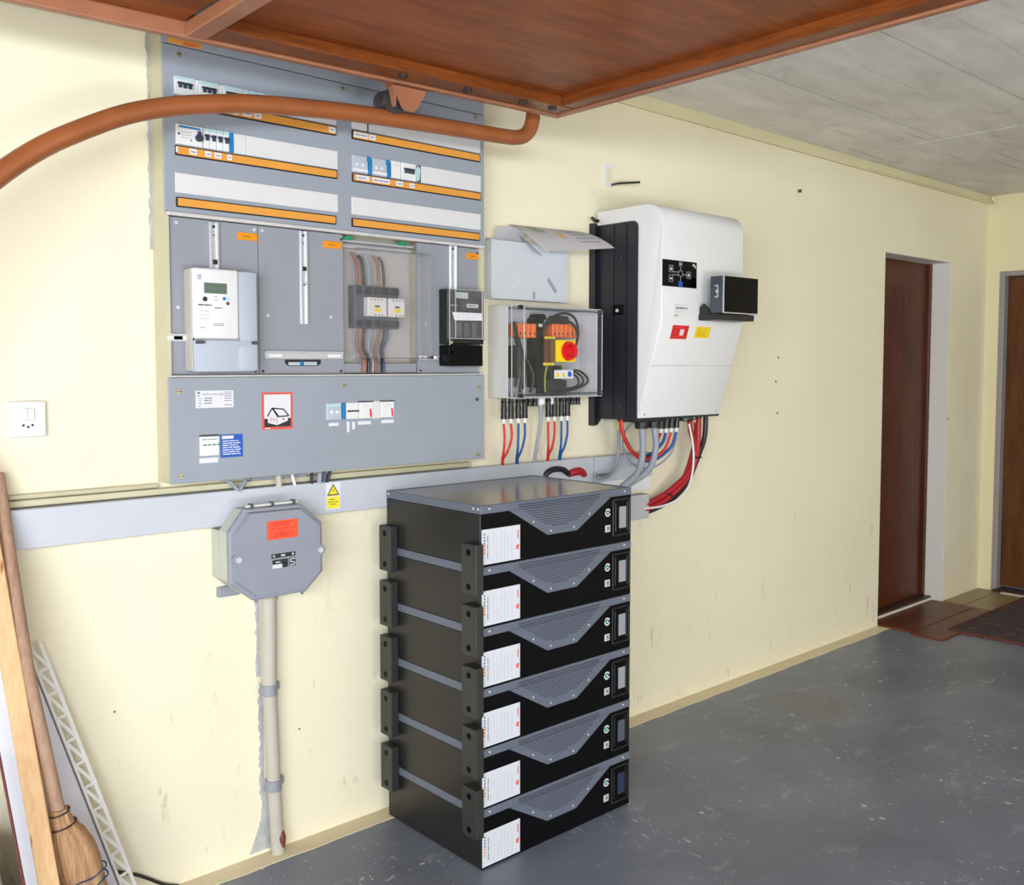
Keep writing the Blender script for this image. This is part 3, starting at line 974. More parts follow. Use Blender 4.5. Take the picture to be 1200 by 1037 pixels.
rf = MB()
for a, b_ in (((0.11, 0.33), (0.29, 0.58)), ((0.29, 0.58), (0.49, 0.32)), ((0.29, 0.58), (0.72, 0.54)), ((0.72, 0.54), (0.92, 0.33)), ((0.92, 0.33), (0.49, 0.31)), ((0.33, 0.55), (0.53, 0.32))):
    stroke(rf, hp(*a), hp(*b_), 0.0036, hy - 0.0010)
stroke(rf, hp(0.47, 0.07), hp(0.47, 0.32), 0.001, hy - 0.0010)
rf.build('house_outline', 'textdark', o)
MB().text('PV', 0.0155, hp(0.20, 0.17)[0], hp(0.2, 0.155)[1], hy - 0.0012).build('printed_text', 'red', o)
MB().lines(hp(0.68, 0)[0], hp(0.78, 0)[0], (hp(0, 0.2)[1],), hy - 0.0012, 0.005, 2, False).build('printed_text', 'redframe', o)
MB().lines(1.239, 1.256, (1.2285,), BZ - 0.0012, 0.0026, 4, False).build('printed_text', 'paper', o)
MB().lines(hp(0.15, 0)[0], hp(0.9, 0)[0], (hp(0, 0.9)[1], hp(0, 0.82)[1], hp(0, 0.74)[1], hp(0, 0.66)[1]), hy - 0.0008, 0.0012, 9).build('printed_text', 'filler', o)
# blue sign and the breakers next to it
o = lab(B(1.111, 1.174, BZ - 0.0008, BZ, 1.158, 1.219).build('sticker', 'bluesign', sb), 'blue notice with white text')
MB().box(1.115, 1.147, BZ - 0.0014, BZ - 0.0008, 1.2075, 1.2155).build('title_block', 'textwhite', o)
MB().lines(1.116, 1.168, [1.2005 - 0.0058 * k for k in range(7)], BZ - 0.0013, 0.0022, 12).build('printed_text', 'textwhite', o)
o = breaker(1.052, 1.106, z=(1.166, 1.217), poles=0, cap=False, label='white four-pole breaker with green toggles')
B(1.0525, 1.1055, CF - 0.0085, CF + 0.001, 1.217, 1.2205, b=0.001, seg=1).build('gap_shade_strip', 'darkgrey', o)  # solid dark strip stands in for the shade above the breaker
for k in range(4):
    B(1.0605 + 0.0125 * k, 1.0695 + 0.0125 * k, CF - 0.0075, CF - 0.0055, 1.193, 1.1965).build('toggle', 'green', o)
MB().lines(1.058, 1.102, (1.208,), CF - 0.0066, 0.002, 3).build('printed_text', 'text', o)
B(1.052, 1.1035, BZ - 0.0009, BZ, 1.147, 1.160).build('paper_tag', 'paper', sb)
# row of modules on the lower cover
Zb = (1.246, 1.294)
o = B(1.430, 1.480, CF - 0.005, CF + 0.001, Zb[0], Zb[1], b=0.0015, seg=1).build('neutral_block', 'clearblock', sb)
B(1.431, 1.479, CF - 0.006, CF - 0.004, 1.283, 1.293).build('cover_bar', 'teal', o)
for q in (1.446, 1.464):
    MB().disc((q, CF - 0.005, 1.268), 0.0048, th=0.002).build('terminal_screw', 'white', o)
MB().box(1.482, 1.492, CF - 0.009, CF + 0.001, Zb[0], Zb[1], b=0.002).box(1.476, 1.490, CF - 0.008, CF, 1.280, 1.290, b=0.002).build('end_clamp', 'blue', sb)
o = breaker(1.494, 1.537, z=Zb, poles=0, cap=False)
B(1.498, 1.537, CF - 0.0085, CF - 0.0055, 1.267, 1.2715).build('toggle', 'textdark', o)
for a in (1.538, 1.615):
    o = breaker(a, a + 0.049, z=Zb, poles=0, cap=False, label='white residual current breaker with a red side bar')
    MB().ring((a + 0.026, CF - 0.006, 1.277), 0.008, 0.0105, 0.2, PI - 0.2).build('printed_text', 'lip', o)
    MB().prism([(a + 0.038, 1.251), (a + 0.0435, 1.248), (a + 0.0415, 1.273), (a + 0.0365, 1.274)], 1, CF - 0.0075, CF - 0.0055).build('toggle', 'redbright', o)
    B(a, a + 0.049, CF - 0.007, CF + 0.001, Zb[1], Zb[1] + 0.003).build('gap_shade_strip', 'darkgrey', o)  # shade over the module drawn as a solid dark strip
B(1.5875, 1.6145, CF - 0.004, CF + 0.001, Zb[0] - 0.002, Zb[1] + 0.002, b=0.001, seg=1).build('blank_strip', 'filler', sb)
for (a, b_, z0, z1) in ((1.439, 1.472, 1.228, 1.237), (1.499, 1.508, 1.208, 1.239), (1.517, 1.527, 1.215, 1.237), (1.537, 1.582, 1.228, 1.238), (1.619, 1.664, 1.229, 1.239)):
    B(a, b_, BZ - 0.0009, BZ, z0, z1).build('paper_tag', 'paper', sb)

# ------------------------------------------------------------------ CONTACTORS and their wires
for i, (x0, x1, lx0, lx1, lbl) in enumerate(((1.541, 1.640, 1.575, 1.643, 'left one of two dark grey contactors behind the clear cover'),
                                            (1.642, 1.700, 1.651, 1.710, 'right one of two dark grey contactors behind the clear cover'))):
    k = thing('contactor', lbl, 'contactor', ((x0 + x1) / 2, 2.42, 1.512), group='contactors behind the clear cover')
    m = MB()
    m.box(x0, x1, 2.410, 2.440, 1.512, 1.637, b=0.002)
    lab(m.build('body', 'darkgrey', k), 'dark grey body')
    t = MB()
    for q in range(3):
        xx = x0 + (x1 - x0) * (q + 0.5) / 3
        t.box(xx - 0.009, xx + 0.009, 2.404, 2.411, 1.613, 1.634, b=0.002)
        t.box(xx - 0.009, xx + 0.009, 2.404, 2.411, 1.515, 1.536, b=0.002)
    t.build('terminal', 'black', k)
    fcp = B(lx0, lx1, 2.388, 2.412, 1.547, 1.603, b=0.003).build('front_module', 'offwhite', k)
    mx = (lx0 + lx1) / 2
    B(mx - 0.008, mx + 0.008, 2.3872, 2.389, 1.574, 1.579).build('window', 'textdark', fcp)
    B(mx - 0.010, mx + 0.012, 2.387, 2.389, 1.560, 1.571).build('marker', 'yellow', fcp)
    q_ = MB()
    for r_ in range(4):
        q_.disc((lx0 + 0.014 + r_ * 0.0125, 2.388, 1.596), 0.0022)
        if r_: q_.disc((lx0 + 0.014 + r_ * 0.0125, 2.388, 1.552), 0.0022)
    q_.build('terminal_screw', 'textdark', fcp)
WIRES = [('c_brown', 1.556, 1.567, 0.0042, 'brown'), ('c_brown', 1.566, 1.574, 0.0042, 'brown'), ('c_black', 1.580, 1.586, 0.0048, 'black'), ('c_grey', 1.600, 1.602, 0.0035, 'grey'),
         ('c_brown', 1.632, 1.612, 0.0048, 'brown'), ('c_black', 1.652, 1.634, 0.0042, 'black'), ('c_dkblue', 1.664, 1.640, 0.0040, 'blue')]
for i, (mt_, xt, xb, r_, nm) in enumerate(WIRES):
    top = [(xt - 0.012, 2.430, 1.735 - 0.004 * (i % 3)), (xt - 0.004, 2.424, 1.715), (xt, 2.420, 1.690), (xt, 2.416, 1.640)]
    if nm == 'blue':
        top = [(xt, 2.42, 1.60), (xt, 2.418, 1.59), (xt, 2.418, 1.57), (xt, 2.414, 1.540)]
    o = MB().tube(top, r_, 8, 3).build('wire', mt_, smooth=True)
    tag(o, '%s wire %s' % (nm, ['entering the left contactor at its far left from above', 'second from the left entering the left contactor from above', 'curving thick into the left contactor from above',
                               'thin, running down into the left contactor from above', 'bowing into the gap between the contactors from above', 'entering the right contactor from above',
                               'looping down across the front of the right contactor'][i]), 'wire', 'wires behind the clear cover')
    bot = [(xt, 2.416, 1.511), (xt - 0.001, 2.420, 1.480), ((xt + xb) / 2, 2.424, 1.450), (xb, 2.404, 1.420), (xb, 2.404, 1.381)]
    o = MB().tube(bot, r_, 8, 3).build('wire', mt_, smooth=True)
    tag(o, '%s wire %s' % (nm, ['leaving the left contactor downwards, leftmost of all', 'second from the left below the left contactor', 'running down thick below the left contactor',
                               'thin, running down below the left contactor', 'slanting down from the gap between the contactors', 'slanting down below the right contactor',
                               'rightmost of the wires below the right contactor']), 'wire', 'wires behind the clear cover') if False else tag(o, nm + ' wire ' + [
                               'leaving the left contactor downwards, leftmost of all', 'second from the left below the left contactor', 'running down thick below the left contactor',
                               'thin, running down below the left contactor', 'slanting down from the gap between the contactors', 'slanting down below the right contactor',
                               'rightmost of the wires below the right contactor'][i], 'wire', 'wires behind the clear cover')

# ------------------------------------------------------------------ WHITE ELECTRICITY METER
em = thing('electricity_meter', 'white and pale grey electricity meter with green display on the left meter plate', 'meter', (1.116, 2.38, 1.385))
MY = 2.352
lab(MB().box(1.0265, 1.0285, MY + 0.008, PY - 0.001, 1.388, 1.646, b=0.0008).build('side_wall', 'meter_side', em), 'left side in a darker cream standing for its shade')
lab(MB().box(1.029, 1.152, MY, PY - 0.001, 1.470, 1.650, b=0.006, seg=3).build('body', 'meter', em, smooth=True), 'white front body')
lab(MB().box(1.1525, 1.207, MY + 0.006, PY - 0.001, 1.388, 1.648, b=0.004).build('side_body', 'meter_grey', em, smooth=True), 'pale blue-grey right side')
lab(MB().prism([(MY + 0.004, 1.466), (PY - 0.001, 1.466), (PY - 0.001, 1.386), (MY + 0.014, 1.386)], 0, 1.029, 1.204, b=0.003).build('terminal_cover', 'meter_grey', em, smooth=True), 'pale grey terminal cover')
lab(B(1.034, 1.156, MY + 0.004, MY + 0.02, 1.466, 1.474, b=0.002).build('gap_shade_strip', 'jbox', em), 'grey strip drawn for the shaded gap below the front')  # grey strip stands in for shade between front and terminal cover
o = B(1.057, 1.119, MY - 0.0012, MY, 1.586, 1.613, b=0.001, seg=1).build('display', 'lcd', em)
MB().text('0000000', 0.013, 1.066, 1.595, MY - 0.0016).build('digits', 'text', o)
for (x, z, r_, mm) in ((1.059, 1.571, 0.0062, 'textdark'), (1.111, 1.574, 0.0045, 'blue'), (1.122, 1.573, 0.0045, 'teal'), (1.1205, 1.562, 0.0045, 'darkgrey')):
    MB().disc((x, MY, z), r_, th=0.0015).build('button', mm, em)
MB().lines(1.040, 1.078, (1.554,), MY - 0.0008, 0.004, 1).build('printed_text', 'text', em)
MB().lines(1.085, 1.105, (1.548,), MY - 0.0008, 0.003, 4).build('printed_text', 'text', em)
MB().lines(1.085, 1.095, (1.577, 1.568), MY - 0.0008, 0.0015, 2, False).lines(1.045, 1.075, (1.540, 1.530, 1.520), MY - 0.0008, 0.0010, 5).lines(1.080, 1.110, (1.508, 1.504), MY - 0.0008, 0.0015, 8).lines(1.045, 1.058, (1.497,), MY - 0.0008, 0.002, 4).build('printed_text', 'text', em)
MB().box(1.040, 1.050, MY - 0.001, MY, 1.620, 1.633).build('emblem', 'meter_grey', em)
MB().prism([(1.034, 1.457), (1.052, 1.457), (1.060, 1.461), (1.052, 1.465), (1.034, 1.465)], 1, MY - 0.003, MY + 0.01).build('seal_lug', 'darkgrey', em)
MB().prism([(1.203, 1.457), (1.192, 1.457), (1.186, 1.462), (1.192, 1.466), (1.203, 1.466)], 1, MY - 0.003, MY + 0.01).build('seal_lug', 'darkgrey', em)

# ------------------------------------------------------------------ BLACK RIPPLE CONTROL RECEIVER (right meter plate)
br = thing('control_receiver', 'black switching receiver with clear front on the right meter plate', 'meter', (1.93, 2.38, 1.400))
RY = 2.352
lab(B(1.850, 2.002, RY + 0.012, PY - 0.001, 1.470, 1.640, b=0.003).build('body', 'black', br), 'black body')
lab(B(1.850, 1.990, RY + 0.002, PY - 0.001, 1.400, 1.466, b=0.003).build('terminal_cover', 'front', br), 'matte black terminal cover')
m = MB()
m.box(1.851, 2.001, RY, RY + 0.0015, 1.484, 1.639); m.box(1.851, 1.8525, RY + 0.0015, RY + 0.012, 1.484, 1.639); m.box(1.9995, 2.001, RY + 0.0015, RY + 0.012, 1.484, 1.639)
m.build('clear_front', 'clear', br)
m = MB()
for a, b_ in (((1.852, 1.465), (1.852, 1.640)), ((1.876, 1.487), (1.876, 1.638)), ((1.852, 1.639), (2.001, 1.639)), ((1.852, 1.487), (2.001, 1.487)), ((1.985, 1.487), (1.985, 1.639))):
    m.tube([(a[0], RY, a[1]), (b_[0], RY, b_[1])], 0.0013, 6, 0)
lab(m.build('front_edge', 'alu', br), 'bright edges of the clear front')
lab(B(1.885, 1.934, RY + 0.009, RY + 0.012, 1.613, 1.632).build('label_plate', 'lcd_pale', br), 'pale green label')
o = B(1.930, 1.976, RY + 0.009, RY + 0.012, 1.585, 1.597).build('label_plate', 'lip', br)
MB().lines(1.936, 1.972, (1.589,), RY + 0.0085, 0.004, 2).build('printed_text', 'text', o)
MB().lines(1.860, 1.905, (1.5895,), RY + 0.0115, 0.002, 2, False).build('printed_line', 'lip', br)
o = MB().prism([(1.863, 1.568), (1.981, 1.568), (1.985, 1.545), (1.871, 1.543)], 1, RY - 0.0015, RY - 0.0005).build('paper_tag', 'paper', br)
MB().lines(1.880, 1.975, (1.561, 1.552), RY - 0.0019, 0.002, 3).build('printed_text', 'lip', o)
for q in range(3):
    xx = 1.898 + 0.030 * q
    m = MB()
    m.box(xx - 0.010, xx + 0.010, RY + 0.006, RY + 0.012, 1.492, 1.536, b=0.002)
    o = m.build('terminal', 'darkgrey', br)
    MB().disc((xx, RY + 0.006, 1.526), 0.005, th=0.001).disc((xx, RY + 0.006, 1.510), 0.004, th=0.001).build('terminal_screw', 'brownplastic', o)
screw(1.862, 1.474, RY + 0.006, 0.006, br); screw(1.862, 1.444, RY + 0.006, 0.006, br)

# ------------------------------------------------------------------ CABLE TRUNKING along the wall
tr = thing('cable_trunking', 'long pale grey cable trunking running along the wall under the switchboard', 'trunking', (1.6, 2.44, 0.968))
B(0.25, 2.588, 2.426, WY - 0.001, 0.969, 1.063, b=0.002).build('trunking_length', 'duct', tr)
B(2.592, 2.925, 2.426, WY - 0.001, 0.969, 1.061, b=0.002).build('trunking_length', 'duct', tr)
MB().disc((1.56, 2.426, 1.0), 0.002).build('screw', 'lip', tr)
# warning sticker on the trunking
ws = thing('warning_sticker', 'small white sticker with yellow warning triangle on the pale trunking', 'sticker', (1.473, 2.4255, 0.980))
SY = 2.4257
lab(B(1.450, 1.498, SY - 0.0008, SY, 0.981, 1.060).build('backing', 'paper', ws), 'white backing')
MB().prism([(1.4525, 1.021), (1.4955, 1.021), (1.474, 1.057)], 1, SY - 0.0012, SY - 0.0008).build('triangle_border', 'olive', ws)
MB().prism([(1.460, 1.0255), (1.488, 1.0255), (1.474, 1.0490)], 1, SY - 0.0016, SY - 0.0012).build('triangle', 'signyellow', ws)
MB().prism([(1.475, 1.043), (1.471, 1.036), (1.4745, 1.036), (1.4725, 1.029), (1.4775, 1.038), (1.474, 1.038)], 1, SY - 0.0019, SY - 0.0016).build('flash_symbol', 'olive', ws)
MB().box(1.4525, 1.4955, SY - 0.0012, SY - 0.0008, 0.984, 1.018).build('text_panel', 'signyellow', ws)
MB().lines(1.461, 1.487, (1.0085,), SY - 0.0016, 0.0024, 2).lines(1.456, 1.492, (1.0015,), SY - 0.0016, 0.0024, 3).lines(1.463, 1.488, (0.9945,), SY - 0.0016, 0.0024, 5).build('printed_text', 'olive', ws)
# lower trunking and the white one behind the batteries
tag(B(2.30, 2.908, 2.428, WY - 0.001, 0.802, 0.898, b=0.002).build('cable_trunking', 'duct_side'), 'short grey trunking behind the top battery, open at its right end', 'trunking')
tag(B(2.34, 2.928, 2.435, WY - 0.001, 0.914, 0.9675, b=0.003).build('cable_trunking', 'white'), 'slim white trunking between the two grey ones right of the batteries', 'trunking')
# cream conduit above the trunking
tag(MB().box(0.25, 2.02, 2.45, WY - 0.001, 1.0655, 1.082, b=0.004).box(0.25, 0.972, 2.455, WY - 0.001, 1.084, 1.0955, b=0.004).build('cable_conduit', 'cream_side', smooth=True), 'cream flat conduit lying on top of the long trunking', 'conduit')
# cables between board and trunking
for i, (pts, r_, mt_, txt) in enumerate((
        ([(1.135, 2.44, 1.105), (1.160, 2.43, 1.082), (1.180, 2.43, 1.060)], 0.0055, 'c_grey', 'grey cable slanting right below the left part of the switchboard'),
        ([(1.216, 2.44, 1.105), (1.196, 2.43, 1.080), (1.180, 2.426, 1.060)], 0.0055, 'c_grey', 'grey cable slanting left below the left part of the switchboard'),
        ([(1.300, 2.43, 1.105), (1.302, 2.43, 1.060)], 0.010, 'pipe', 'stout cream cable stub below the middle of the switchboard'),
        ([(1.340, 2.43, 1.105), (1.352, 2.43, 1.060)], 0.0045, 'c_white', 'thin white wire below the middle of the switchboard'),
        ([(1.408, 2.43, 1.105), (1.405, 2.43, 1.060)], 0.005, 'c_black', 'leftmost black wire in the bunch below the switchboard'),
        ([(1.433, 2.43, 1.105), (1.431, 2.43, 1.060)], 0.0075, 'c_grey', 'pale grey cable in the bunch below the switchboard'),
        ([(1.452, 2.43, 1.105), (1.446, 2.43, 1.060)], 0.005, 'c_dkblue', 'blue wire in the bunch below the switchboard'),
        ([(1.470, 2.43, 1.105), (1.456, 2.43, 1.060)], 0.005, 'c_black', 'rightmost black wire in the bunch below the switchboard'))):
    tag(MB().tube(pts, r_, 8, 3).build('cable', mt_, smooth=True), txt, 'cable', 'cables between switchboard and trunking')
tag(B(1.225, 1.395, 2.440, 2.4495, 1.0825, 1.097, b=0.002).build('gland_plate', 'jbox'), 'narrow grey gland plate under the switchboard', 'plate')

# ------------------------------------------------------------------ OCTAGONAL JUNCTION BOX
jb = thing('junction_box', 'grey octagonal house connection box with orange label above the pipe', 'junction box', (1.255, 2.42, 0.772))
octo = [(1.158, 1.021), (1.322, 1.019), (1.390, 0.962), (1.391, 0.822), (1.338, 0.772), (1.178, 0.772), (1.113, 0.826), (1.112, 0.962)]


def scl(poly, cx, cz, s):
    return [(cx + (x - cx) * s, cz + (z - cz) * s) for x, z in poly]


back = [(1.142, 0.972), (1.372, 0.972), (1.372, 0.772), (1.142, 0.772)]
lab(MB().prism(scl(octo, 1.252, 0.896, 0.96), 1, 2.366, 2.4245, b=0.003).prism([(x, min(z, 0.966)) for x, z in scl(octo, 1.252, 0.896, 0.96)][2:] , 1, 2.4250, WY - 0.001).build('box_base', 'jbase', jb), 'pale grey-green box base')
for (x, z) in ((1.136, 0.952), (1.136, 0.782)):
    B(x - 0.008, x + 0.055, 2.452, WY - 0.001, z - 0.014, z + 0.014, b=0.004).build('mounting_lug', 'jbox', jb)
lid = MB()
# lid with raised rim and chamfered centre
o1 = octo; o2 = scl(octo, 1.252, 0.896, 0.97); o3 = scl(octo, 1.252, 0.896, 0.90)
lvl = [(o1, 2.365), (o1, 2.352), (o2, 2.348), (scl(octo, 1.252, 0.896, 0.93), 2.348), (o3, 2.336)]
prev = None
for poly, y in lvl:
    cur = [lid.bm.verts.new((x, y, z)) for x, z in poly]
    if prev:
        for k in range(8):
            lid.bm.faces.new((prev[k], prev[(k + 1) % 8], cur[(k + 1) % 8], cur[k]))
    else:
        lid.bm.faces.new(cur)
    prev = cur
lid.bm.faces.new(prev)
lid.build('lid', 'jbox', jb)
for (x, z) in ((1.132, 0.890), (1.377, 0.886)):
    o = MB().cyl((x, 2.35, z), (x, 2.337, z), 0.016, seg=18).build('screw_boss', 'jbox', jb, smooth=True)
    MB().cyl((x, 2.338, z), (x, 2.333, z), 0.008, seg=12).build('screw', 'lip', o, smooth=True)
m = MB()
m.box(1.165, 1.318, 2.353, 2.366, 1.0225, 1.030, b=0.002)
lab(m.build('hinge_bar', 'lip', jb), 'pale hinge bar on top of the lid')
for x in (1.18, 1.24, 1.305):
    B(x - 0.004, x + 0.004, 2.350, 2.366, 1.020, 1.033, b=0.001).build('hinge_tab', 'darkgrey', jb)
for x in (1.190, 1.330):
    MB().cyl((x, 2.358, 0.772), (x, 2.358, 0.764), 0.004, seg=8).build('screw', 'alu_dark', jb)
JY = 2.336
o = lab(B(1.214, 1.307, JY - 0.001, JY, 0.932, 0.983, b=0.0).build('sticker', 'orangered', jb), 'orange-red warning sticker with dark print')
MB().lines(1.232, 1.292, (0.975, 0.969, 0.945, 0.939), JY - 0.0014, 0.0035, 3).lines(1.225, 1.300, (0.959,), JY - 0.0014, 0.003, 4).lines(1.252, 1.268, (0.953,), JY - 0.0014, 0.0025, 2, False).build('printed_text', 'red', o)
o = lab(B(1.226, 1.298, JY - 0.001, JY, 0.881, 0.8925).build('name_plate', 'textdark', jb), 'small black name plate')
MB().disc((1.233, JY - 0.001, 0.8868), 0.0032).disc((1.290, JY - 0.001, 0.8868), 0.0032).build('rivet', 'lip', o)
MB().lines(1.254, 1.270, (0.884,), JY - 0.0015, 0.0052, 2, False).build('printed_text', 'lip', o)
o = lab(MB().box(1.229, 1.275, JY - 0.001, JY, 0.864, 0.876).box(1.258, 1.275, JY - 0.001, JY, 0.853, 0.866).build('name_plate', 'textdark', jb), 'black and white rating mark')
MB().box(1.229, 1.2575, JY - 0.001, JY, 0.853, 0.8635).lines(1.238, 1.257, (0.868,), JY - 0.0015, 0.003, 2).build('printed_panel', 'emblem', o)
o = lab(B(1.279, 1.298, JY - 0.001, JY, 0.854, 0.876).build('name_plate', 'textdark', jb), 'square mark with a white S shape')
ss = MB()
for a in ((1.281, 1.296, 0.872, 0.8745), (1.281, 1.284, 0.865, 0.8745), (1.281, 1.296, 0.864, 0.8665), (1.293, 1.296, 0.856, 0.8665), (1.281, 1.296, 0.856, 0.8585)):
    ss.box(a[0], a[1], JY - 0.0016, JY - 0.001, a[2], a[3])
ss.build('letter', 'emblem', o)

# pipe below
pp = thing('riser_pipe', 'cream vertical pipe with two grey collars rising from the floor to the octagonal box', 'pipe', (1.29, 2.445, 0.003))
MB().tube([(1.273, 2.445, 0.772), (1.272, 2.445, 0.60), (1.270, 2.445, 0.49)], 0.0215, 16, 3).build('pipe_length', 'pipe', pp, smooth=True)
MB().tube([(1.271, 2.445, 0.49), (1.276, 2.445, 0.35), (1.280, 2.445, 0.21)], 0.020, 16, 3).build('pipe_length', 'pipe', pp, smooth=True)
MB().tube([(1.281, 2.445, 0.21), (1.286, 2.445, 0.10), (1.291, 2.445, 0.003)], 0.0195, 16, 3).build('pipe_length', 'pipe', pp, smooth=True)
for (x, z) in ((1.270, 0.485), (1.279, 0.206)):
    m = MB().cyl((x, 2.445, z - 0.016), (x, 2.445, z + 0.016), 0.0238, seg=18)
    o = m.build('collar', 'collar', pp, smooth=True)
    B(x + 0.02, x + 0.036, 2.448, WY - 0.001, z - 0.008, z + 0.014, b=0.002).build('collar_tab', 'collar', o)
lab(MB().cyl((1.273, 2.445, 0.742), (1.273, 2.445, 0.7485), 0.0245, seg=18).build('collar', 'pipe', pp, smooth=True), 'cream ring under the box')
lab(MB().tube([(1.292, 2.440, 0.075), (1.296, 2.4345, 0.05), (1.297, 2.436, 0.02)], [0.010, 0.014, 0.010], 8, 2).build('rust_patch', 'rededge', pp), 'rust stain at the foot of the pipe')

# ------------------------------------------------------------------ DOUBLE SOCKET WITH SWITCH
so = thing('wall_socket', 'white square wall socket with two rocker switches at the left edge', 'socket', (0.661, 2.465, 1.231))
m = MB().box(0.620, 0.704, 2.458, WY - 0.0005, 1.231, 1.317, b=0.005, seg=3)
m.build('face_plate', 'white', so, smooth=True)
lab(B(0.6465, 0.6775, 2.4572, 2.4585, 1.2705, 1.3005, b=0.001).build('rocker_gap_shade', 'lip', so), 'grey plate drawn as the shaded gap round the rockers')  # darker plate imitates the shadow lines round the rockers
for a in (0.648, 0.6625):
    B(a, a + 0.0135, 2.4545, 2.459, 1.272, 1.299, b=0.001).build('rocker', 'white', so)
hexa = [(0.644, 1.258), (0.650, 1.266), (0.674, 1.266), (0.680, 1.258), (0.673, 1.249), (0.651, 1.249)]
o = MB().prism(hexa, 1, 2.4572, 2.4585).build('socket_recess', 'filler', so)
m = MB()
for (x, z) in ((0.6515, 1.2595), (0.662, 1.2555), (0.6715, 1.2595)):
    m.disc((x, 2.4572, z), 0.0028)
m.build('pin_hole', 'textdark', o)

# ------------------------------------------------------------------ DOCUMENT POCKET and papers
dp = thing('document_pocket', 'pale grey wall pocket for documents above the clear-lidded box', 'document holder', (2.27, 2.45, 1.625))
m = MB()
m.box(2.094, 2.455, 2.432, 2.436, 1.626, 1.822, b=0.001)
m.box(2.094, 2.098, 2.436, WY - 0.001, 1.626, 1.822); m.box(2.451, 2.455, 2.436, WY - 0.001, 1.626, 1.822)
m.box(2.098, 2.451, 2.436, WY - 0.001, 1.626, 1.630); m.box(2.098, 2.451, 2.466, WY - 0.001, 1.630, 1.830)
m.build('pocket', 'pocket', dp)


def slot(mb, a, b_, r_, y):
    ax, az = a; bx_, bz_ = b_
    an = math.atan2(bz_ - az, bx_ - ax)
    q = []
    for k in range(7): q.append((bx_ + r_ * math.cos(an - PI / 2 + PI * k / 6), bz_ + r_ * math.sin(an - PI / 2 + PI * k / 6)))
    for k in range(7): q.append((ax + r_ * math.cos(an + PI / 2 + PI * k / 6), az + r_ * math.sin(an + PI / 2 + PI * k / 6)))
    mb.prism(q, 1, y - 0.0012, y)
    return mb


lab(slot(MB(), (2.190, 1.668), (2.208, 1.694), 0.0055, 2.432).build('slot', 'dcbox', dp), 'moulded slot')
lab(slot(MB(), (2.390, 1.664), (2.358, 1.700), 0.0075, 2.432).build('slot', 'pocket_dark', dp), 'moulded slot')
lab(slot(MB(), (2.287, 1.636), (2.287, 1.653), 0.006, 2.432).build('slot', 'pocket_dark', dp), 'moulded slot')


def sheet(name, mat, corners, label, bend=0.0, th=0.0008, cat='paper', n=8):
    a, b_, c_, d_ = [Vector(p) for p in corners]   # a,b back edge  d,c front edge
    m = MB()
    rows = []
    for i in range(n + 1):
        u = i / n
        row = []
        for j in range(n + 1):
            v = j / n
            p = (a * (1 - u) + b_ * u) * (1 - v) + (d_ * (1 - u) + c_ * u) * v
            p = p + Vector((0, 0, bend * math.sin(PI * v)))
            row.append(m.bm.verts.new(p))
        rows.append(row)
    for i in range(n):
        for j in range(n):
            m.bm.faces.new((rows[i][j], rows[i + 1][j], rows[i + 1][j + 1], rows[i][j + 1]))
    bmesh.ops.solidify(m.bm, geom=m.bm.faces[:], thickness=th)
    o = m.build(name, mat, smooth=True)
    tag(o, label, cat, 'papers in the wall pocket')
    return o


pa = sheet('paper_sheet', 'paper', [(2.115, 2.460, 1.790), (2.240, 2.460, 1.800), (2.262, 2.438, 1.872), (2.130, 2.440, 1.868)], 'curled white sheet standing in the left of the document pocket', 0.0)
pb = sheet('paper_sheet', 'paper', [(2.150, 2.452, 1.800), (2.240, 2.452, 1.800), (2.243, 2.440, 1.853), (2.150, 2.440, 1.850)], 'small folded white sheet with a printed line in the document pocket')
sheet('brochure', M('brochure_print', (230, 227, 229), 0.5, 0, 0.05, 12), [(2.192, 2.458, 1.882), (2.535, 2.454, 1.888), (2.590, 2.330, 1.822), (2.280, 2.372, 1.790)], 'glossy pale brochure flopping forward over the right of the pocket', 0.012, cat='brochure')
br_o = bpy.context.scene.objects['brochure']


def bpt(u, v, off=0.0015):
    a, b_, c_, d_ = [Vector(p) for p in ((2.192, 2.458, 1.882), (2.535, 2.454, 1.888), (2.590, 2.330, 1.822), (2.280, 2.372, 1.790))]
    p = (a * (1 - u) + b_ * u) * (1 - v) + (d_ * (1 - u) + c_ * u) * v
    return p + Vector((0, 0, 0.012 * math.sin(PI * v) + off))


m = MB()
m.quad(bpt(0.14, 0.12), bpt(0.30, 0.12), bpt(0.33, 0.42), bpt(0.20, 0.40))
lab(m.build('printed_picture', M('green_print', (128, 150, 128), 0.5), br_o), 'printed green leaf picture')
MB().quad(bpt(0.42, 0.42), bpt(0.50, 0.42), bpt(0.51, 0.62), bpt(0.43, 0.62)).build('printed_picture', M('ochre_print', (206, 168, 92), 0.5), br_o)
m = MB()
for k in range(5):
    m.quad(bpt(0.62, 0.15 + 0.15 * k), bpt(0.90, 0.15 + 0.15 * k), bpt(0.90, 0.19 + 0.15 * k), bpt(0.62, 0.19 + 0.15 * k))
m.build('printed_text', 'pocket_dark', br_o)
pc = sheet('paper_sheet', 'paper', [(2.205, 2.452, 1.868), (2.262, 2.44, 1.830), (2.297, 2.395, 1.776), (2.268, 2.395, 1.784)], 'narrow white sheet sticking out under the brochure')
MB().disc((2.318, 2.378, 1.796), 0.005).build('clip', 'black', pc)

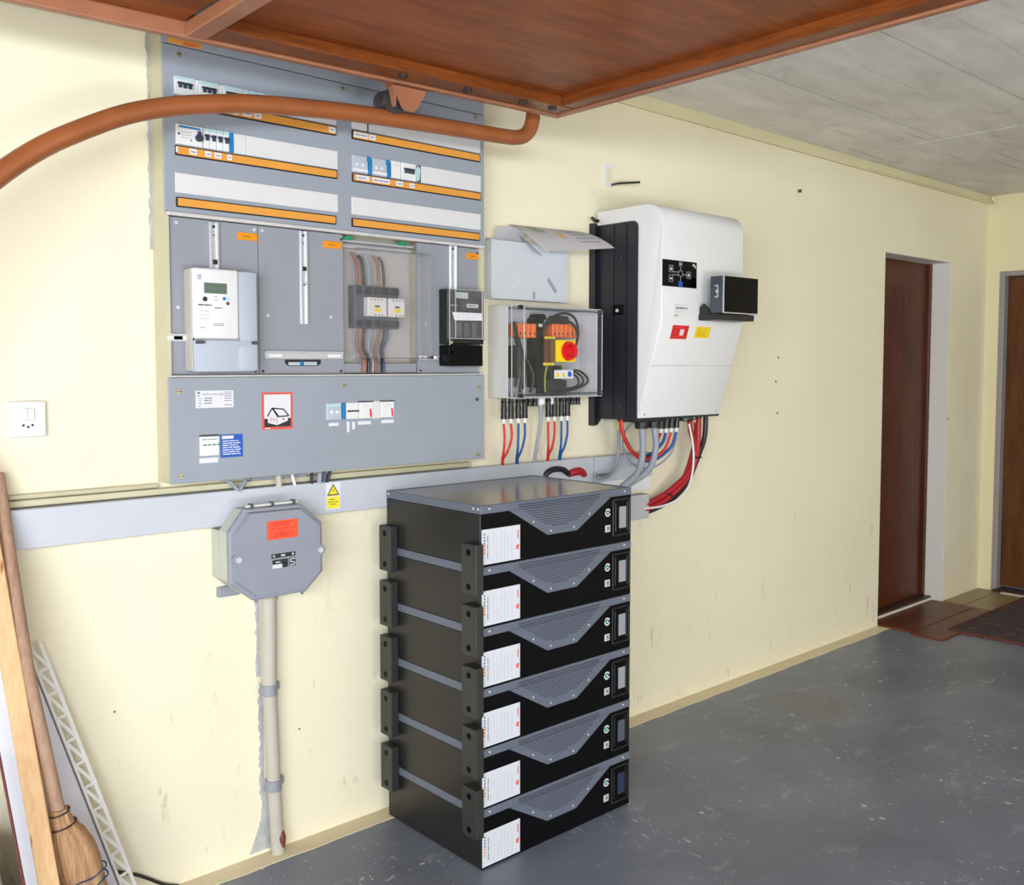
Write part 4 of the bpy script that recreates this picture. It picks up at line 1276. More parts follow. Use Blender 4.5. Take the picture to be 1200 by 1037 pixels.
# ------------------------------------------------------------------ DC ISOLATOR BOX WITH CLEAR LID
dc = thing('isolator_box', 'pale grey enclosure with clear lid, orange terminals and red rotary switch', 'enclosure', (2.327, 2.41, 1.292))
X0, X1, Z0, Z1, Y0 = 2.110, 2.546, 1.293, 1.601, 2.372
m = MB()
m.box(X0, X1, 2.464, WY - 0.001, Z0, Z1)
m.box(X0, X0 + 0.004, Y0, 2.464, Z0, Z1, b=0.001, seg=1); m.box(X1 - 0.004, X1, Y0, 2.464, Z0, Z1, b=0.001, seg=1)
m.box(X0 + 0.004, X1 - 0.004, Y0, 2.464, Z1 - 0.004, Z1, b=0.001, seg=1); m.box(X0 + 0.004, X1 - 0.004, Y0, 2.464, Z0, Z0 + 0.004, b=0.001, seg=1)
m.build('box_shell', 'dcbox', dc)
B(X0 + 0.005, X1 - 0.005, 2.456, 2.463, Z0 + 0.005, Z1 - 0.005).build('back_plate', 'dcback', dc)
LY = 2.350
m = MB()
m.box(X0, X1, LY, LY + 0.002, Z0, Z1)
m.box(X0, X0 + 0.002, LY + 0.002, Y0, Z0, Z1); m.box(X1 - 0.002, X1, LY + 0.002, Y0, Z0, Z1)
m.box(X0 + 0.002, X1 - 0.002, LY + 0.002, Y0, Z1 - 0.002, Z1); m.box(X0 + 0.002, X1 - 0.002, LY + 0.002, Y0, Z0, Z0 + 0.002)
lab(m.build('clear_lid', 'clear_lid', dc), 'clear plastic lid')
m = MB()
for a, b_ in (((X0, Z0), (X1, Z0)), ((X0, Z1), (X1, Z1)), ((X0, Z0), (X0, Z1)), ((X1, Z0), (X1, Z1)), ((2.166, Z0 + 0.014), (2.166, Z1 - 0.004))):
    m.tube([(a[0], LY, a[1]), (b_[0], LY, b_[1])], 0.0016, 6, 0)
lab(m.build('lid_edge', 'lip', dc), 'pale edges of the lid')
lab(MB().box(2.17, X1 - 0.01, LY - 0.0005, LY + 0.001, Z1 - 0.012, Z1 - 0.008).box(2.17, X1 - 0.01, LY - 0.0005, LY + 0.001, Z0 + 0.010, Z0 + 0.014).build('lid_seal', 'darkgrey', dc), 'dark seal lines of the lid')
for (x, z) in ((2.149, Z1 - 0.006), (2.150, Z0 + 0.008)):
    B(x - 0.010, x + 0.010, LY - 0.003, LY + 0.004, z - 0.007, z + 0.007, b=0.002).build('lid_latch', 'black', dc)
for (x, z) in ((2.540, Z1 - 0.008), (2.540, Z0 + 0.010)):
    MB().ring((x, LY - 0.0005, z), 0.005, 0.009, th=0.003).build('lid_screw', 'darkgrey', dc)
for (a, n_, pw, z0) in ((2.190, 4, 0.0225, 1.497), (2.352, 6, 0.0218, 1.500)):
    for k in range(n_):
        o = B(a + pw * k, a + pw * (k + 1) - 0.0015, 2.405, 2.455, z0, z0 + 0.048, b=0.002, seg=1).build('terminal_block', 'terminal', dc)
        B(a + pw * k + 0.005, a + pw * k + 0.012, 2.4042, 2.406, z0 + 0.010, z0 + 0.018).build('screw_hole', 'brownplastic', o)
m = MB().box(2.272, 2.306, 2.400, 2.455, 1.325, 1.565, b=0.004)
m.prism([(2.276, 1.562), (2.330, 1.562), (2.318, 1.580), (2.286, 1.580)], 1, 2.41, 2.45)
o = lab(m.build('surge_arrester', 'front', dc), 'black surge arrester column')
B(2.279, 2.296, 2.3990, 2.401, 1.535, 1.545).build('printed_label', 'lip', o)
lab(MB().prism([(2.36, 1.552), (2.46, 1.552), (2.44, 1.578), (2.38, 1.578)], 1, 2.42, 2.45).build('cable_clip', 'black', dc), 'black cable clip')
lab(B(2.306, 2.345, 2.392, 2.45, 1.412, 1.492, b=0.002).build('switch_body', 'brownplastic', dc), 'brown switch body')
lab(B(2.330, 2.400, 2.354, 2.40, 1.414, 1.490, b=0.002).build('switch_body', 'olivebody', dc), 'olive switch body')
m = MB()
for xx in (2.30, 2.318, 2.335):
    m.box(xx, xx + 0.010, 2.385, 2.395, 1.494, 1.502, b=0.001, seg=1); m.box(xx - 0.006, xx + 0.006, 2.385, 2.395, 1.402, 1.412, b=0.001, seg=1)
lab(m.build('terminal_tip', 'signyellow', dc), 'yellow terminal tips')
o = lab(B(2.310, 2.404, LY - 0.006, LY, 1.414, 1.489, b=0.001).build('switch_plate', 'yellow', dc), 'yellow switch plate')
k_ = MB().cyl((2.368, LY - 0.006, 1.452), (2.368, LY - 0.016, 1.452), 0.034, 0.032, seg=28)
k_.cyl((2.368, LY - 0.016, 1.452), (2.368, LY - 0.034, 1.452), 0.022, 0.019, seg=24)
k_.box(2.363, 2.373, LY - 0.046, LY - 0.030, 1.430, 1.474, b=0.004)
lab(k_.build('rotary_knob', 'redbright', o, smooth=True), 'round red rotary knob')
MB().ring((2.368, LY - 0.0165, 1.452), 0.025, 0.030, -0.5, 0.5, th=0.001).build('knob_mark', 'yellow', o)
o = lab(B(2.306, 2.397, LY - 0.001, LY, 1.357, 1.386).build('sticker', 'paper', dc), 'white label with yellow triangles and a blue disc')
for xx in (2.322, 2.350):
    MB().prism([(xx - 0.010, 1.363), (xx + 0.010, 1.363), (xx, 1.381)], 1, LY - 0.0016, LY - 0.001).build('triangle', 'yellow', o)
MB().disc((2.380, LY - 0.001, 1.372), 0.010).build('blue_disc', 'bluesign', o)
# wiring inside the box
m = MB()
for (xa, za, xb, zb, yy) in ((2.165, 1.55, 2.17, 1.33, 2.40), (2.18, 1.50, 2.20, 1.31, 2.41), (2.20, 1.50, 2.225, 1.32, 2.42), (2.225, 1.42, 2.24, 1.31, 2.40), (2.335, 1.40, 2.33, 1.30, 2.41), (2.35, 1.40, 2.36, 1.30, 2.42)):
    m.tube([(xa, yy, za), ((xa + xb) / 2 + 0.012, yy - 0.01, (za + zb) / 2), (xb, yy, zb)], 0.0055, 8, 5)
m.tube([(2.30, 2.41, 1.50), (2.325, 2.39, 1.56), (2.385, 2.385, 1.585), (2.44, 2.385, 1.570), (2.465, 2.39, 1.52), (2.445, 2.39, 1.46), (2.41, 2.40, 1.435)], 0.0045, 8, 5)
m.tube([(2.31, 2.40, 1.545), (2.36, 2.385, 1.556), (2.42, 2.38, 1.552), (2.458, 2.385, 1.51), (2.44, 2.39, 1.465)], 0.0045, 8, 5)
for k in range(3):
    m.tube([(2.36, 2.40, 1.31 + 0.006 * k), (2.43, 2.395, 1.314 + 0.004 * k), (2.515 - 0.02 * k, 2.40, 1.335), (2.52 - 0.025 * k, 2.40, 1.36), (2.47 - 0.02 * k, 2.40, 1.385 - 0.004 * k), (2.41, 2.405, 1.375)], 0.004, 8, 5)
m.box(2.31, 2.41, 2.39, 2.45, 1.298, 1.352, b=0.006); m.box(2.31, 2.405, 2.41, 2.45, 1.352, 1.402, b=0.004)
m.box(2.166, 2.178, 2.385, 2.45, 1.36, 1.47, b=0.006)
lab(m.build('inner_wiring', 'c_black', dc, smooth=True), 'black cable loops inside the box')
MB().tube([(2.306, 2.385, 1.402), (2.295, 2.385, 1.36), (2.297, 2.385, 1.31)], 0.003, 8, 4).tube([(2.378, 2.385, 1.412), (2.378, 2.383, 1.389)], 0.003, 8, 0).build('earth_wire', M('yellow_green_sheath', (150, 160, 60), 0.5), dc)
# connectors hanging out of the bottom
GL = [2.128, 2.160, 2.194, 2.224, 2.247, 2.272, 2.336, 2.367, 2.401, 2.431, 2.456, 2.484]
used = {0, 1, 2, 3, 6, 7, 8, 9}
for i, x in enumerate(GL):
    m = MB().cyl((x, 2.41, 1.2925), (x, 2.41, 1.262), 0.0085, 0.0095, seg=10)
    m.cyl((x, 2.41, 1.283), (x, 2.41, 1.275), 0.0115, seg=6)
    m.build('cable_gland', 'black', dc, smooth=True)
for x in (2.308, 2.351):
    if x == 2.351: xx = 2.351
    m = MB().cyl((x, 2.418, 1.2925), (x, 2.418, 1.270), 0.015, seg=14).cyl((x, 2.418, 1.270), (x, 2.418, 1.263), 0.015, 0.009, seg=14)
    lab(m.build('cable_gland', 'white', dc, smooth=True), 'white plastic gland')
PV = [(0, 2.127, 'c_redthin', 'outer red solar cable of the left pair under the clear-lidded box'), (1, 2.131, 'c_redthin', 'bowed red solar cable, second from left under the clear-lidded box'),
      (2, 2.192, 'c_blue', 'straight blue solar cable of the left blue pair under the box'), (3, 2.198, 'c_blue', 'slanting blue solar cable of the left blue pair under the box'),
      (6, 2.341, 'c_redthin', 'straight red solar cable of the right pair under the box'), (7, 2.346, 'c_redthin', 'slanting red solar cable of the right pair under the box'),
      (8, 2.400, 'c_blue', 'straight blue solar cable of the right blue pair under the box'), (9, 2.407, 'c_blue', 'slanting blue solar cable of the right blue pair under the box')]
for (gi, xb, mt_, lbl) in PV:
    x = GL[gi]
    t = thing('solar_cable', lbl, 'cable', (x, 2.41, 1.064), group='solar cables under the clear-lidded box')
    bow = x + (0.004 if gi in (0, 1) else 0.0)
    MB().tube([(x, 2.41, 1.205), (bow, 2.41, 1.16), ((bow * 0.55 + xb * 0.45), 2.412, 1.115), (xb + 0.010, 2.428, 1.085), (xb + 0.020, 2.440, 1.0635)], 0.0042, 8, 4).build('sheath', mt_, t, smooth=True)
    MB().cyl((x, 2.41, 1.262), (x, 2.41, 1.245), 0.0105, seg=10).cyl((x, 2.41, 1.245), (x, 2.41, 1.222), 0.0095, 0.0115, seg=10).build('connector', 'black', t, smooth=True)
    MB().cyl((x, 2.41, 1.222), (x, 2.41, 1.207), 0.0075, 0.006, seg=10).build('connector_tip', 'white', t, smooth=True)
tag(MB().tube([(2.308, 2.418, 1.265), (2.306, 2.418, 1.20), (2.300, 2.428, 1.13), (2.297, 2.440, 1.0635)], 0.0062, 10, 5).build('cable', 'c_grey', smooth=True), 'grey cable hanging from the white gland under the clear-lidded box', 'cable')

# ------------------------------------------------------------------ INVERTER
iv = thing('inverter', 'white and black hybrid solar inverter hanging on the wall', 'inverter', (2.87, 2.30, 1.18))
IX0, IX1 = 2.626, 3.110
prof = [(2.452, 1.968), (2.24, 1.968)]
for k in range(9):
    a = PI / 2 * k / 8
    prof.append((2.208 - 0.065 * math.sin(a), 1.903 + 0.065 * math.cos(a)))
prof += [(2.143, 1.556), (2.248, 1.213), (2.452, 1.213)]
lab(MB().prism(prof, 0, IX0, IX1, b=0.004).build('cover', 'invwhite', iv, smooth=True), 'white front cover with sloping lower half')
bp = [(2.456, 1.917), (2.30, 1.917)]
for k in range(5):
    a = PI / 2 * k / 4
    bp.append((2.275 - 0.024 * math.sin(a), 1.893 + 0.024 * math.cos(a)))
bp += [(2.251, 1.205), (2.456, 1.205)]
lab(MB().prism(bp, 0, IX0 - 0.005, IX1 + 0.005, b=0.001).build('body', 'invblack', iv), 'black finned body')
m = MB()
m.prism([(2.440, 1.925), (WY - 0.001, 1.925), (WY - 0.001, 1.178), (2.440, 1.178)], 0, IX0 - 0.024, IX0 - 0.020)
m.prism([(2.440, 1.925), (WY - 0.001, 1.925), (WY - 0.001, 1.178), (2.440, 1.178)], 0, IX1 + 0.020, IX1 + 0.024)
m.box(IX0 - 0.020, IX1 + 0.020, 2.4575, WY - 0.001, 1.215, 1.925)
m.prism([(IX0 - 0.020, 1.178), (IX0 + 0.012, 1.178), (IX0 + 0.05, 1.217), (IX0 - 0.020, 1.217)], 1, 2.4575, 2.4655)
lab(m.build('back_plate', 'invback', iv), 'black mounting plate')
for y in (2.36, 2.30):
    B(IX0 - 0.0062, IX0 - 0.0052, y, y + 0.002, 1.215, 1.91).build('side_groove', 'front', iv)
m = B(IX0 - 0.010, IX0 - 0.0052, 2.315, 2.365, 1.585, 1.622, b=0.002)
o = m.build('side_latch', 'front', iv)
MB().cyl((IX0 - 0.010, 2.34, 1.601), (IX0 - 0.014, 2.34, 1.601), 0.006, seg=12).build('latch_screw', 'lip', o)
for (y, z) in ((2.325, 1.79), (2.33, 1.25)):
    MB().cyl((IX0 - 0.005, y, z), (IX0 - 0.008, y, z), 0.005, seg=10).build('side_screw', 'darkgrey', iv)
MB().tube([(2.596, 2.45, 1.945), (2.600, 2.44, 1.935), (2.62, 2.44, 1.934)], 0.006, 8, 2).build('hook', 'black', iv)
IY = 2.143
# status display
o = lab(B(2.627, 2.820, IY - 0.0015, IY + 0.001, 1.679, 1.772, b=0.0005, seg=1).build('status_panel', 'screen', iv), 'black status panel with energy flow icons')
ic = MB()
py_ = IY - 0.0018


def frame_sq(mb, x, z, w_, h_, t2=0.0012):
    mb.box(x - w_, x + w_, py_ - 0.0004, py_, z + h_ - t2, z + h_); mb.box(x - w_, x + w_, py_ - 0.0004, py_, z - h_, z - h_ + t2)
    mb.box(x - w_, x - w_ + t2, py_ - 0.0004, py_, z - h_, z + h_); mb.box(x + w_ - t2, x + w_, py_ - 0.0004, py_, z - h_, z + h_)


frame_sq(ic, 2.673, 1.741, 0.011, 0.012); frame_sq(ic, 2.673, 1.708, 0.011, 0.012); frame_sq(ic, 2.772, 1.724, 0.011, 0.012); frame_sq(ic, 2.726, 1.727, 0.011, 0.010)
ic.box(2.684, 2.716, py_ - 0.0004, py_, 1.7305, 1.732); ic.box(2.684, 2.716, py_ - 0.0004, py_, 1.7205, 1.722); ic.box(2.737, 2.761, py_ - 0.0004, py_, 1.7235, 1.725)
ic.box(2.7252, 2.7268, py_ - 0.0004, py_, 1.738, 1.750); ic.box(2.7252, 2.7268, py_ - 0.0004, py_, 1.700, 1.716)
ic.prism([(2.668, 1.735), (2.678, 1.735), (2.680, 1.742), (2.673, 1.748), (2.667, 1.742)], 1, py_ - 0.0004, py_)
ic.box(2.667, 2.679, py_ - 0.0004, py_, 1.704, 1.711)
ic.prism([(2.766, 1.719), (2.778, 1.719), (2.778, 1.726), (2.772, 1.731), (2.766, 1.726)], 1, py_ - 0.0004, py_)
ic.build('icon', 'clearblock', o)
MB().box(2.715, 2.737, py_ - 0.0004, py_, 1.751, 1.770).build('icon', 'darkgrey', o)
MB().box(2.715, 2.737, py_ - 0.0004, py_, 1.681, 1.700).build('icon', 'bluesign', o)
MB().prism([(2.720, 1.755), (2.732, 1.760), (2.720, 1.765)], 1, py_ - 0.0008, py_ - 0.0004).build('icon', 'clearblock', o)
MB().prism([(2.792, 1.755), (2.797, 1.766), (2.802, 1.766), (2.804, 1.755), (2.800, 1.759), (2.796, 1.759)], 1, py_ - 0.0004, py_).prism([(2.804, 1.762), (2.810, 1.762), (2.812, 1.750), (2.808, 1.750)], 1, py_ - 0.0004, py_).build('maker_mark', 'emblem', o)
o = lab(B(2.690, 2.775, IY - 0.0006, IY + 0.001, 1.571, 1.622).build('sticker', 'invwhite', iv), 'white rating label with grey print')
MB().lines(2.692, 2.760, (1.6155,), IY - 0.0010, 0.002, 2).lines(2.693, 2.725, (1.599, 1.592, 1.586, 1.580, 1.575), IY - 0.0010, 0.0022, 4).lines(2.727, 2.745, (1.594, 1.588), IY - 0.0010, 0.0016, 4).build('printed_text', 'lip', o)
MB().lines(2.704, 2.775, (1.603,), IY - 0.0010, 0.0055, 7).build('printed_text', 'text', o)
MB().lines(2.693, 2.716, (1.578,), IY - 0.0012, 0.0022, 3).build('printed_text', 'redframe', o)


# lower slope mapping: x, z -> point on the sloping face
def slp(x, z, off=0.0):
    y = 2.143 + (1.556 - z) * (2.248 - 2.143) / (1.556 - 1.213)
    nrm = Vector((0, -0.956, -0.293))
    return Vector((x, y, z)) + nrm * off


def slab(x0, x1, z0, z1, o0, o1_):
    m_ = MB()
    q = [slp(a, c_, o0) for a, c_ in ((x0, z0), (x1, z0), (x1, z1), (x0, z1))]
    p = [slp(a, c_, o1_) for a, c_ in ((x0, z0), (x1, z0), (x1, z1), (x0, z1))]
    m_._vs(q + p, ((0, 1, 2, 3), (7, 6, 5, 4), (0, 4, 5, 1), (1, 5, 6, 2), (2, 6, 7, 3), (3, 7, 4, 0)))
    return m_


o = lab(slab(2.693, 2.786, 1.497, 1.545, 0.0, 0.0008).build('sticker', 'redbright', iv), 'red warning label with white print')
slab(2.740, 2.762, 1.510, 1.531, 0.0008, 0.0014).build('printed_panel', 'paper', o)
MB().lines(2.700, 2.738, (1.523, 1.514), 0, 0.0015, 4, mapf=lambda a, c_: slp(a, c_, 0.0012)).lines(2.700, 2.780, (1.536, 1.503), 0, 0.0025, 6, mapf=lambda a, c_: slp(a, c_, 0.0012)).build('printed_text', 'redframe', o)
o = lab(slab(2.829, 2.915, 1.503, 1.543, 0.0, 0.0008).build('sticker', 'yellow', iv), 'yellow warning label')
MB().lines(2.840, 2.905, (1.533, 1.524, 1.516, 1.510), 0, 0.002, 5, mapf=lambda a, c_: slp(a, c_, 0.0012)).build('printed_text', M('ochre_ink', (206, 160, 20), 0.6), o)
lab(slab(IX0 + 0.001, IX1 - 0.001, 1.4005, 1.4035, 0.0, 0.0005).build('cover_seam', 'lip', iv), 'seam between the upper and lower cover')
slab(2.656, 2.659, 1.222, 1.230, 0.0, 0.001).build('cover_screw', 'textdark', iv); slab(3.085, 3.088, 1.222, 1.228, 0.0, 0.001).build('cover_screw', 'text', iv)
# underside sockets
m = MB()
m.box(2.640, 2.790, 2.255, 2.36, 1.196, 1.2125, b=0.004)
m.build('gland_plate', 'black', iv)
for x in (2.684, 2.752):
    MB().cyl((x, 2.28, 1.200), (x, 2.28, 1.172), 0.027, 0.024, seg=18).build('cable_gland', 'black', iv, smooth=True)
for x in (2.806, 2.836, 2.867, 2.897):
    MB().cyl((x, 2.285, 1.2125), (x, 2.285, 1.195), 0.011, seg=10).build('solar_socket', 'black', iv, smooth=True)
m = MB()
for x in (2.915, 2.996, 3.050):
    m.cyl((x, 2.30, 1.2125), (x, 2.30, 1.195), 0.013, seg=10)
m.build('battery_socket', 'black', iv, smooth=True)
B(2.958, 2.975, 2.29, 2.31, 1.195, 1.2125, b=0.002).build('signal_socket', 'green', iv)

# touch display on its own bracket
td = thing('touch_display', 'dark square touch display standing off the right front of the inverter', 'display', (2.95, 2.08, 1.565))
lab(B(2.846, 3.056, 2.046, 2.101, 1.589, 1.722, b=0.003).build('housing', 'darkgrey', td), 'dark grey housing')
lab(B(2.8455, 3.0565, 2.0425, 2.0465, 1.5885, 1.7225, b=0.001).build('bezel', 'alu', td), 'bright metal bezel')
lab(B(2.850, 3.0555, 2.0405, 2.0428, 1.5925, 1.7205, b=0.0008).build('screen', 'screen', td), 'black glass screen')
m = MB()
m.box(2.8445, 2.8462, 2.066, 2.070, 1.645, 1.690); m.box(2.8445, 2.8462, 2.070, 2.080, 1.684, 1.690); m.box(2.8445, 2.8462, 2.068, 2.080, 1.645, 1.650)
m.cyl((2.8462, 2.070, 1.667), (2.843, 2.070, 1.667), 0.006, seg=10)
lab(m.build('side_port', 'alu', td), 'metal connector port on the side')
m = MB()
m.box(2.832, 3.060, 2.055, 2.1415, 1.565, 1.587, b=0.002)
m.prism([(2.095, 1.586), (2.1415, 1.586), (2.1415, 1.612), (2.125, 1.625), (2.102, 1.600)], 0, 2.838, 2.850)
lab(m.build('bracket', 'black', td), 'black holding bracket')
lab(MB().cyl((3.056, 2.052, 1.587), (3.050, 2.050, 1.560), 0.004, seg=8).build('bracket_pin', 'lip', td), 'pale pin at the bracket end')


# ------------------------------------------------------------------ CABLES OF THE INVERTER
def cable(pts, r_, mat, label, group='cables under the inverter', name='cable', extra=None):
    m_ = MB().tube(pts, r_, 10, 5)
    o_ = m_.build(name, mat, smooth=True)
    return tag(o_, label, 'cable', group)


cable([(2.684, 2.28, 1.185), (2.693, 2.28, 1.114), (2.684, 2.28, 1.046), (2.653, 2.28, 1.003), (2.600, 2.282, 0.974), (2.54, 2.29, 0.935), (2.47, 2.31, 0.86), (2.42, 2.34, 0.76)], 0.0122, 'c_grey', 'left of two thick grey cables curving down behind the batteries')
cable([(2.752, 2.28, 1.185), (2.767, 2.28, 1.110), (2.750, 2.282, 1.042), (2.716, 2.290, 1.003), (2.655, 2.302, 0.974), (2.585, 2.32, 0.935), (2.52, 2.335, 0.86), (2.47, 2.36, 0.76)], 0.0122, 'c_grey', 'right of two thick grey cables curving down behind the batteries')
t = thing('cable', 'thin grey cable with yellow end left of the thick grey cables', 'cable', (2.66, 2.40, 0.985), 'cables under the inverter')
MB().tube([(2.687, 2.395, 1.175), (2.688, 2.395, 1.12), (2.684, 2.395, 1.06), (2.662, 2.395, 1.015), (2.62, 2.395, 0.992), (2.57, 2.395, 0.990)], 0.0062, 10, 5).build('sheath', 'c_grey', t, smooth=True)
lab(MB().cyl((2.689, 2.395, 1.212), (2.687, 2.395, 1.160), 0.0068, seg=10).build('sleeve', M('yellow_sleeve', (214, 196, 96), 0.5), t, smooth=True), 'yellow end sleeve')
rr = 0.0058
cable([(2.637, 2.335, 1.212), (2.637, 2.33, 1.165), (2.672, 2.33, 1.102), (2.735, 2.325, 1.060), (2.786, 2.32, 1.058), (2.806, 2.31, 1.085), (2.806, 2.30, 1.130), (2.806, 2.29, 1.150)], rr, 'c_redthin', 'red solar cable looping up to the first inverter connector')
cable([(2.648, 2.350, 1.212), (2.647, 2.345, 1.165), (2.682, 2.34, 1.100), (2.742, 2.335, 1.055), (2.800, 2.325, 1.052), (2.850, 2.305, 1.085), (2.867, 2.29, 1.150)], rr, 'c_redthin', 'red solar cable looping up to the third inverter connector')
cable([(2.664, 2.360, 1.212), (2.664, 2.355, 1.165), (2.700, 2.35, 1.095), (2.755, 2.345, 1.062), (2.806, 2.33, 1.072), (2.834, 2.305, 1.110), (2.836, 2.29, 1.150)], rr, 'c_blue', 'blue solar cable looping up to the second inverter connector')
cable([(2.676, 2.370, 1.212), (2.676, 2.365, 1.165), (2.705, 2.36, 1.105), (2.760, 2.350, 1.050), (2.820, 2.33, 1.045), (2.885, 2.305, 1.090), (2.897, 2.29, 1.150)], rr, 'c_blue', 'blue solar cable looping up to the fourth inverter connector')
for i, x in enumerate((2.806, 2.836, 2.867, 2.897)):
    t = thing('solar_connector', ['first', 'second', 'third', 'fourth'][i] + ' black plug from the left under the inverter', 'connector', (x, 2.288, 1.15), 'solar plugs under the inverter')
    MB().cyl((x, 2.286, 1.195), (x, 2.288, 1.166), 0.0100, 0.0115, seg=10).build('plug', 'black', t, smooth=True)
    MB().cyl((x, 2.288, 1.166), (x, 2.289, 1.150), 0.0078, 0.006, seg=10).build('plug_tip', 'white', t, smooth=True)
cable([(2.915, 2.30, 1.196), (2.922, 2.31, 1.12), (2.905, 2.32, 1.065), (2.85, 2.34, 1.020), (2.79, 2.36, 1.012), (2.73, 2.37, 1.04), (2.69, 2.375, 1.10), (2.700, 2.37, 1.16), (2.735, 2.36, 1.190)], 0.0035, 'c_grey', 'thin grey cable making a wide loop under the inverter')
bat = [(3.00, 3.130), (3.004, 3.155)]
cable([(3.098, 2.38, 1.215), (3.103, 2.38, 1.145), (3.131, 2.38, 1.084), (3.136, 2.385, 1.033), (3.105, 2.39, 0.970), (3.020, 2.41, 0.906), (2.956, 2.43, 0.872), (2.88, 2.44, 0.852)], 0.011, 'c_red', 'left thick red battery cable sweeping down to the short trunking')
cable([(3.156, 2.38, 1.215), (3.155, 2.38, 1.108), (3.146, 2.38, 1.048), (3.126, 2.385, 0.985), (3.07, 2.395, 0.922), (2.985, 2.42, 0.862), (2.88, 2.44, 0.832)], 0.011, 'c_red', 'right thick red battery cable sweeping down to the short trunking')
cable([(3.166, 2.398, 1.17), (3.160, 2.400, 1.09), (3.104, 2.405, 0.958), (3.04, 2.425, 0.895), (2.96, 2.44, 0.850), (2.88, 2.446, 0.838)], 0.010, 'c_red', 'lowest red battery cable behind the other two')
cable([(3.203, 2.38, 1.215), (3.198, 2.38, 1.116), (3.166, 2.385, 1.037), (3.116, 2.40, 0.935), (3.057, 2.415, 0.876), (2.975, 2.435, 0.838), (2.88, 2.445, 0.818)], 0.0105, 'c_black', 'thick black battery cable sweeping down beside the red ones')
cable([(3.080, 2.37, 1.170), (3.101, 2.365, 1.085), (3.109, 2.368, 1.000), (3.088, 2.372, 0.922), (3.045, 2.385, 0.872), (2.965, 2.41, 0.845), (2.88, 2.43, 0.842)], 0.0042, 'c_white', 'thin white cable running along the red battery cables')
for (x, y, z, nx) in ((3.143, 2.380, 1.030, 0), (2.998, 2.408, 0.886, 1)):
    m = MB()
    for k in range(14):
        pass
    m.tube([(x - 0.024, y - 0.014, z + (0.0 if nx == 0 else 0.010)), (x, y - 0.018, z + 0.001), (x + 0.022, y - 0.012, z - (0.0 if nx == 0 else 0.012))], 0.003, 6, 3)
    tag(m.build('cable_tie', 'black'), ['black cable tie round the red cables halfway down', 'black cable tie round the red cables near the trunking'][nx], 'cable tie', 'cable ties on the battery cables')
tag(MB().tube([(2.975, 2.372, 1.190), (3.06, 2.362, 1.182), (3.09, 2.364, 1.184), (3.13, 2.364, 1.192), (3.142, 2.37, 1.202)], 0.0022, 6, 4).build('cable_tie', 'black'), 'loose black cable tie under the right of the inverter', 'cable tie')
# plugs behind the top battery
tag(MB().tube([(2.335, 2.425, 1.010), (2.345, 2.42, 1.026), (2.375, 2.418, 1.034), (2.415, 2.418, 1.030), (2.448, 2.42, 1.012)], 0.0105, 10, 4).build('cable', 'c_black', smooth=True), 'black battery lead arching up behind the top battery', 'cable', 'battery leads behind the stack')
m = MB().tube([(2.45, 2.425, 1.008), (2.475, 2.42, 1.016), (2.51, 2.42, 1.016), (2.535, 2.422, 1.000)], [0.010, 0.014, 0.015, 0.010], 10, 4)
tag(m.build('cable', 'c_red', smooth=True), 'red battery lead next to the black one behind the top battery', 'cable', 'battery leads behind the stack')
tag(MB().box(2.575, 2.64, 2.39, 2.401, 0.990, 1.003, b=0.002).build('cable_plug', 'alu_dark'), 'grey plug of the thin cable at the trunking', 'plug')

# ------------------------------------------------------------------ BATTERY STACK
BX0, BX1, BY0, BY1, BH = 1.661, 2.278, 1.978, 2.424, 0.1695
MAT['label'] = M('battery_label_paper', (206, 208, 216), 0.6, 0, 0.02, 30)
MAT['label_ink'] = M('pale_label_ink', (176, 180, 190), 0.6, 0, 0.05, 40)
bt = thing('battery_module', 'x', 'battery', ((BX0 + BX1) / 2, (BY0 + BY1) / 2, 0.003), 'stacked battery modules')
b0 = 0.003
lab(B(BX0, BX1, BY0, BY1, b0, b0 + 0.145, b=0.0015, seg=1).build('case', 'case', bt), 'black sheet metal case')
lab(B(BX0 + 0.001, BX1 - 0.001, BY0 - 0.0025, BY0 - 0.0001, b0 + 0.0005, b0 + 0.145).build('front_panel', 'front', bt), 'black front panel')
m = MB()
zr0, zr1 = b0 + 0.1455, b0 + BH - 0.0008
m.box(BX0 - 0.001, BX1 + 0.001, BY0 - 0.003, BY0 + 0.006, zr0, zr1, b=0.002)
m.box(BX0 - 0.001, BX0 + 0.006, BY0 + 0.006, BY1, zr0, zr1, b=0.002)
m.box(BX1 - 0.006, BX1 + 0.001, BY0 + 0.006, BY1, zr0, zr1, b=0.002)
m.box(BX0 + 0.006, BX1 - 0.006, BY1 - 0.006, BY1, zr0, zr1, b=0.002)
lab(m.build('rim', 'rim', bt), 'grey metal rim')
o = lab(MB().prism([(1.763, zr0 + 0.001), (1.912, b0 + 0.061), (2.033, b0 + 0.061), (2.182, zr0 + 0.001)], 1, BY0 - 0.0045, BY0 - 0.001).build('front_trim', 'rim', bt), 'grey trapezoid vent trim')
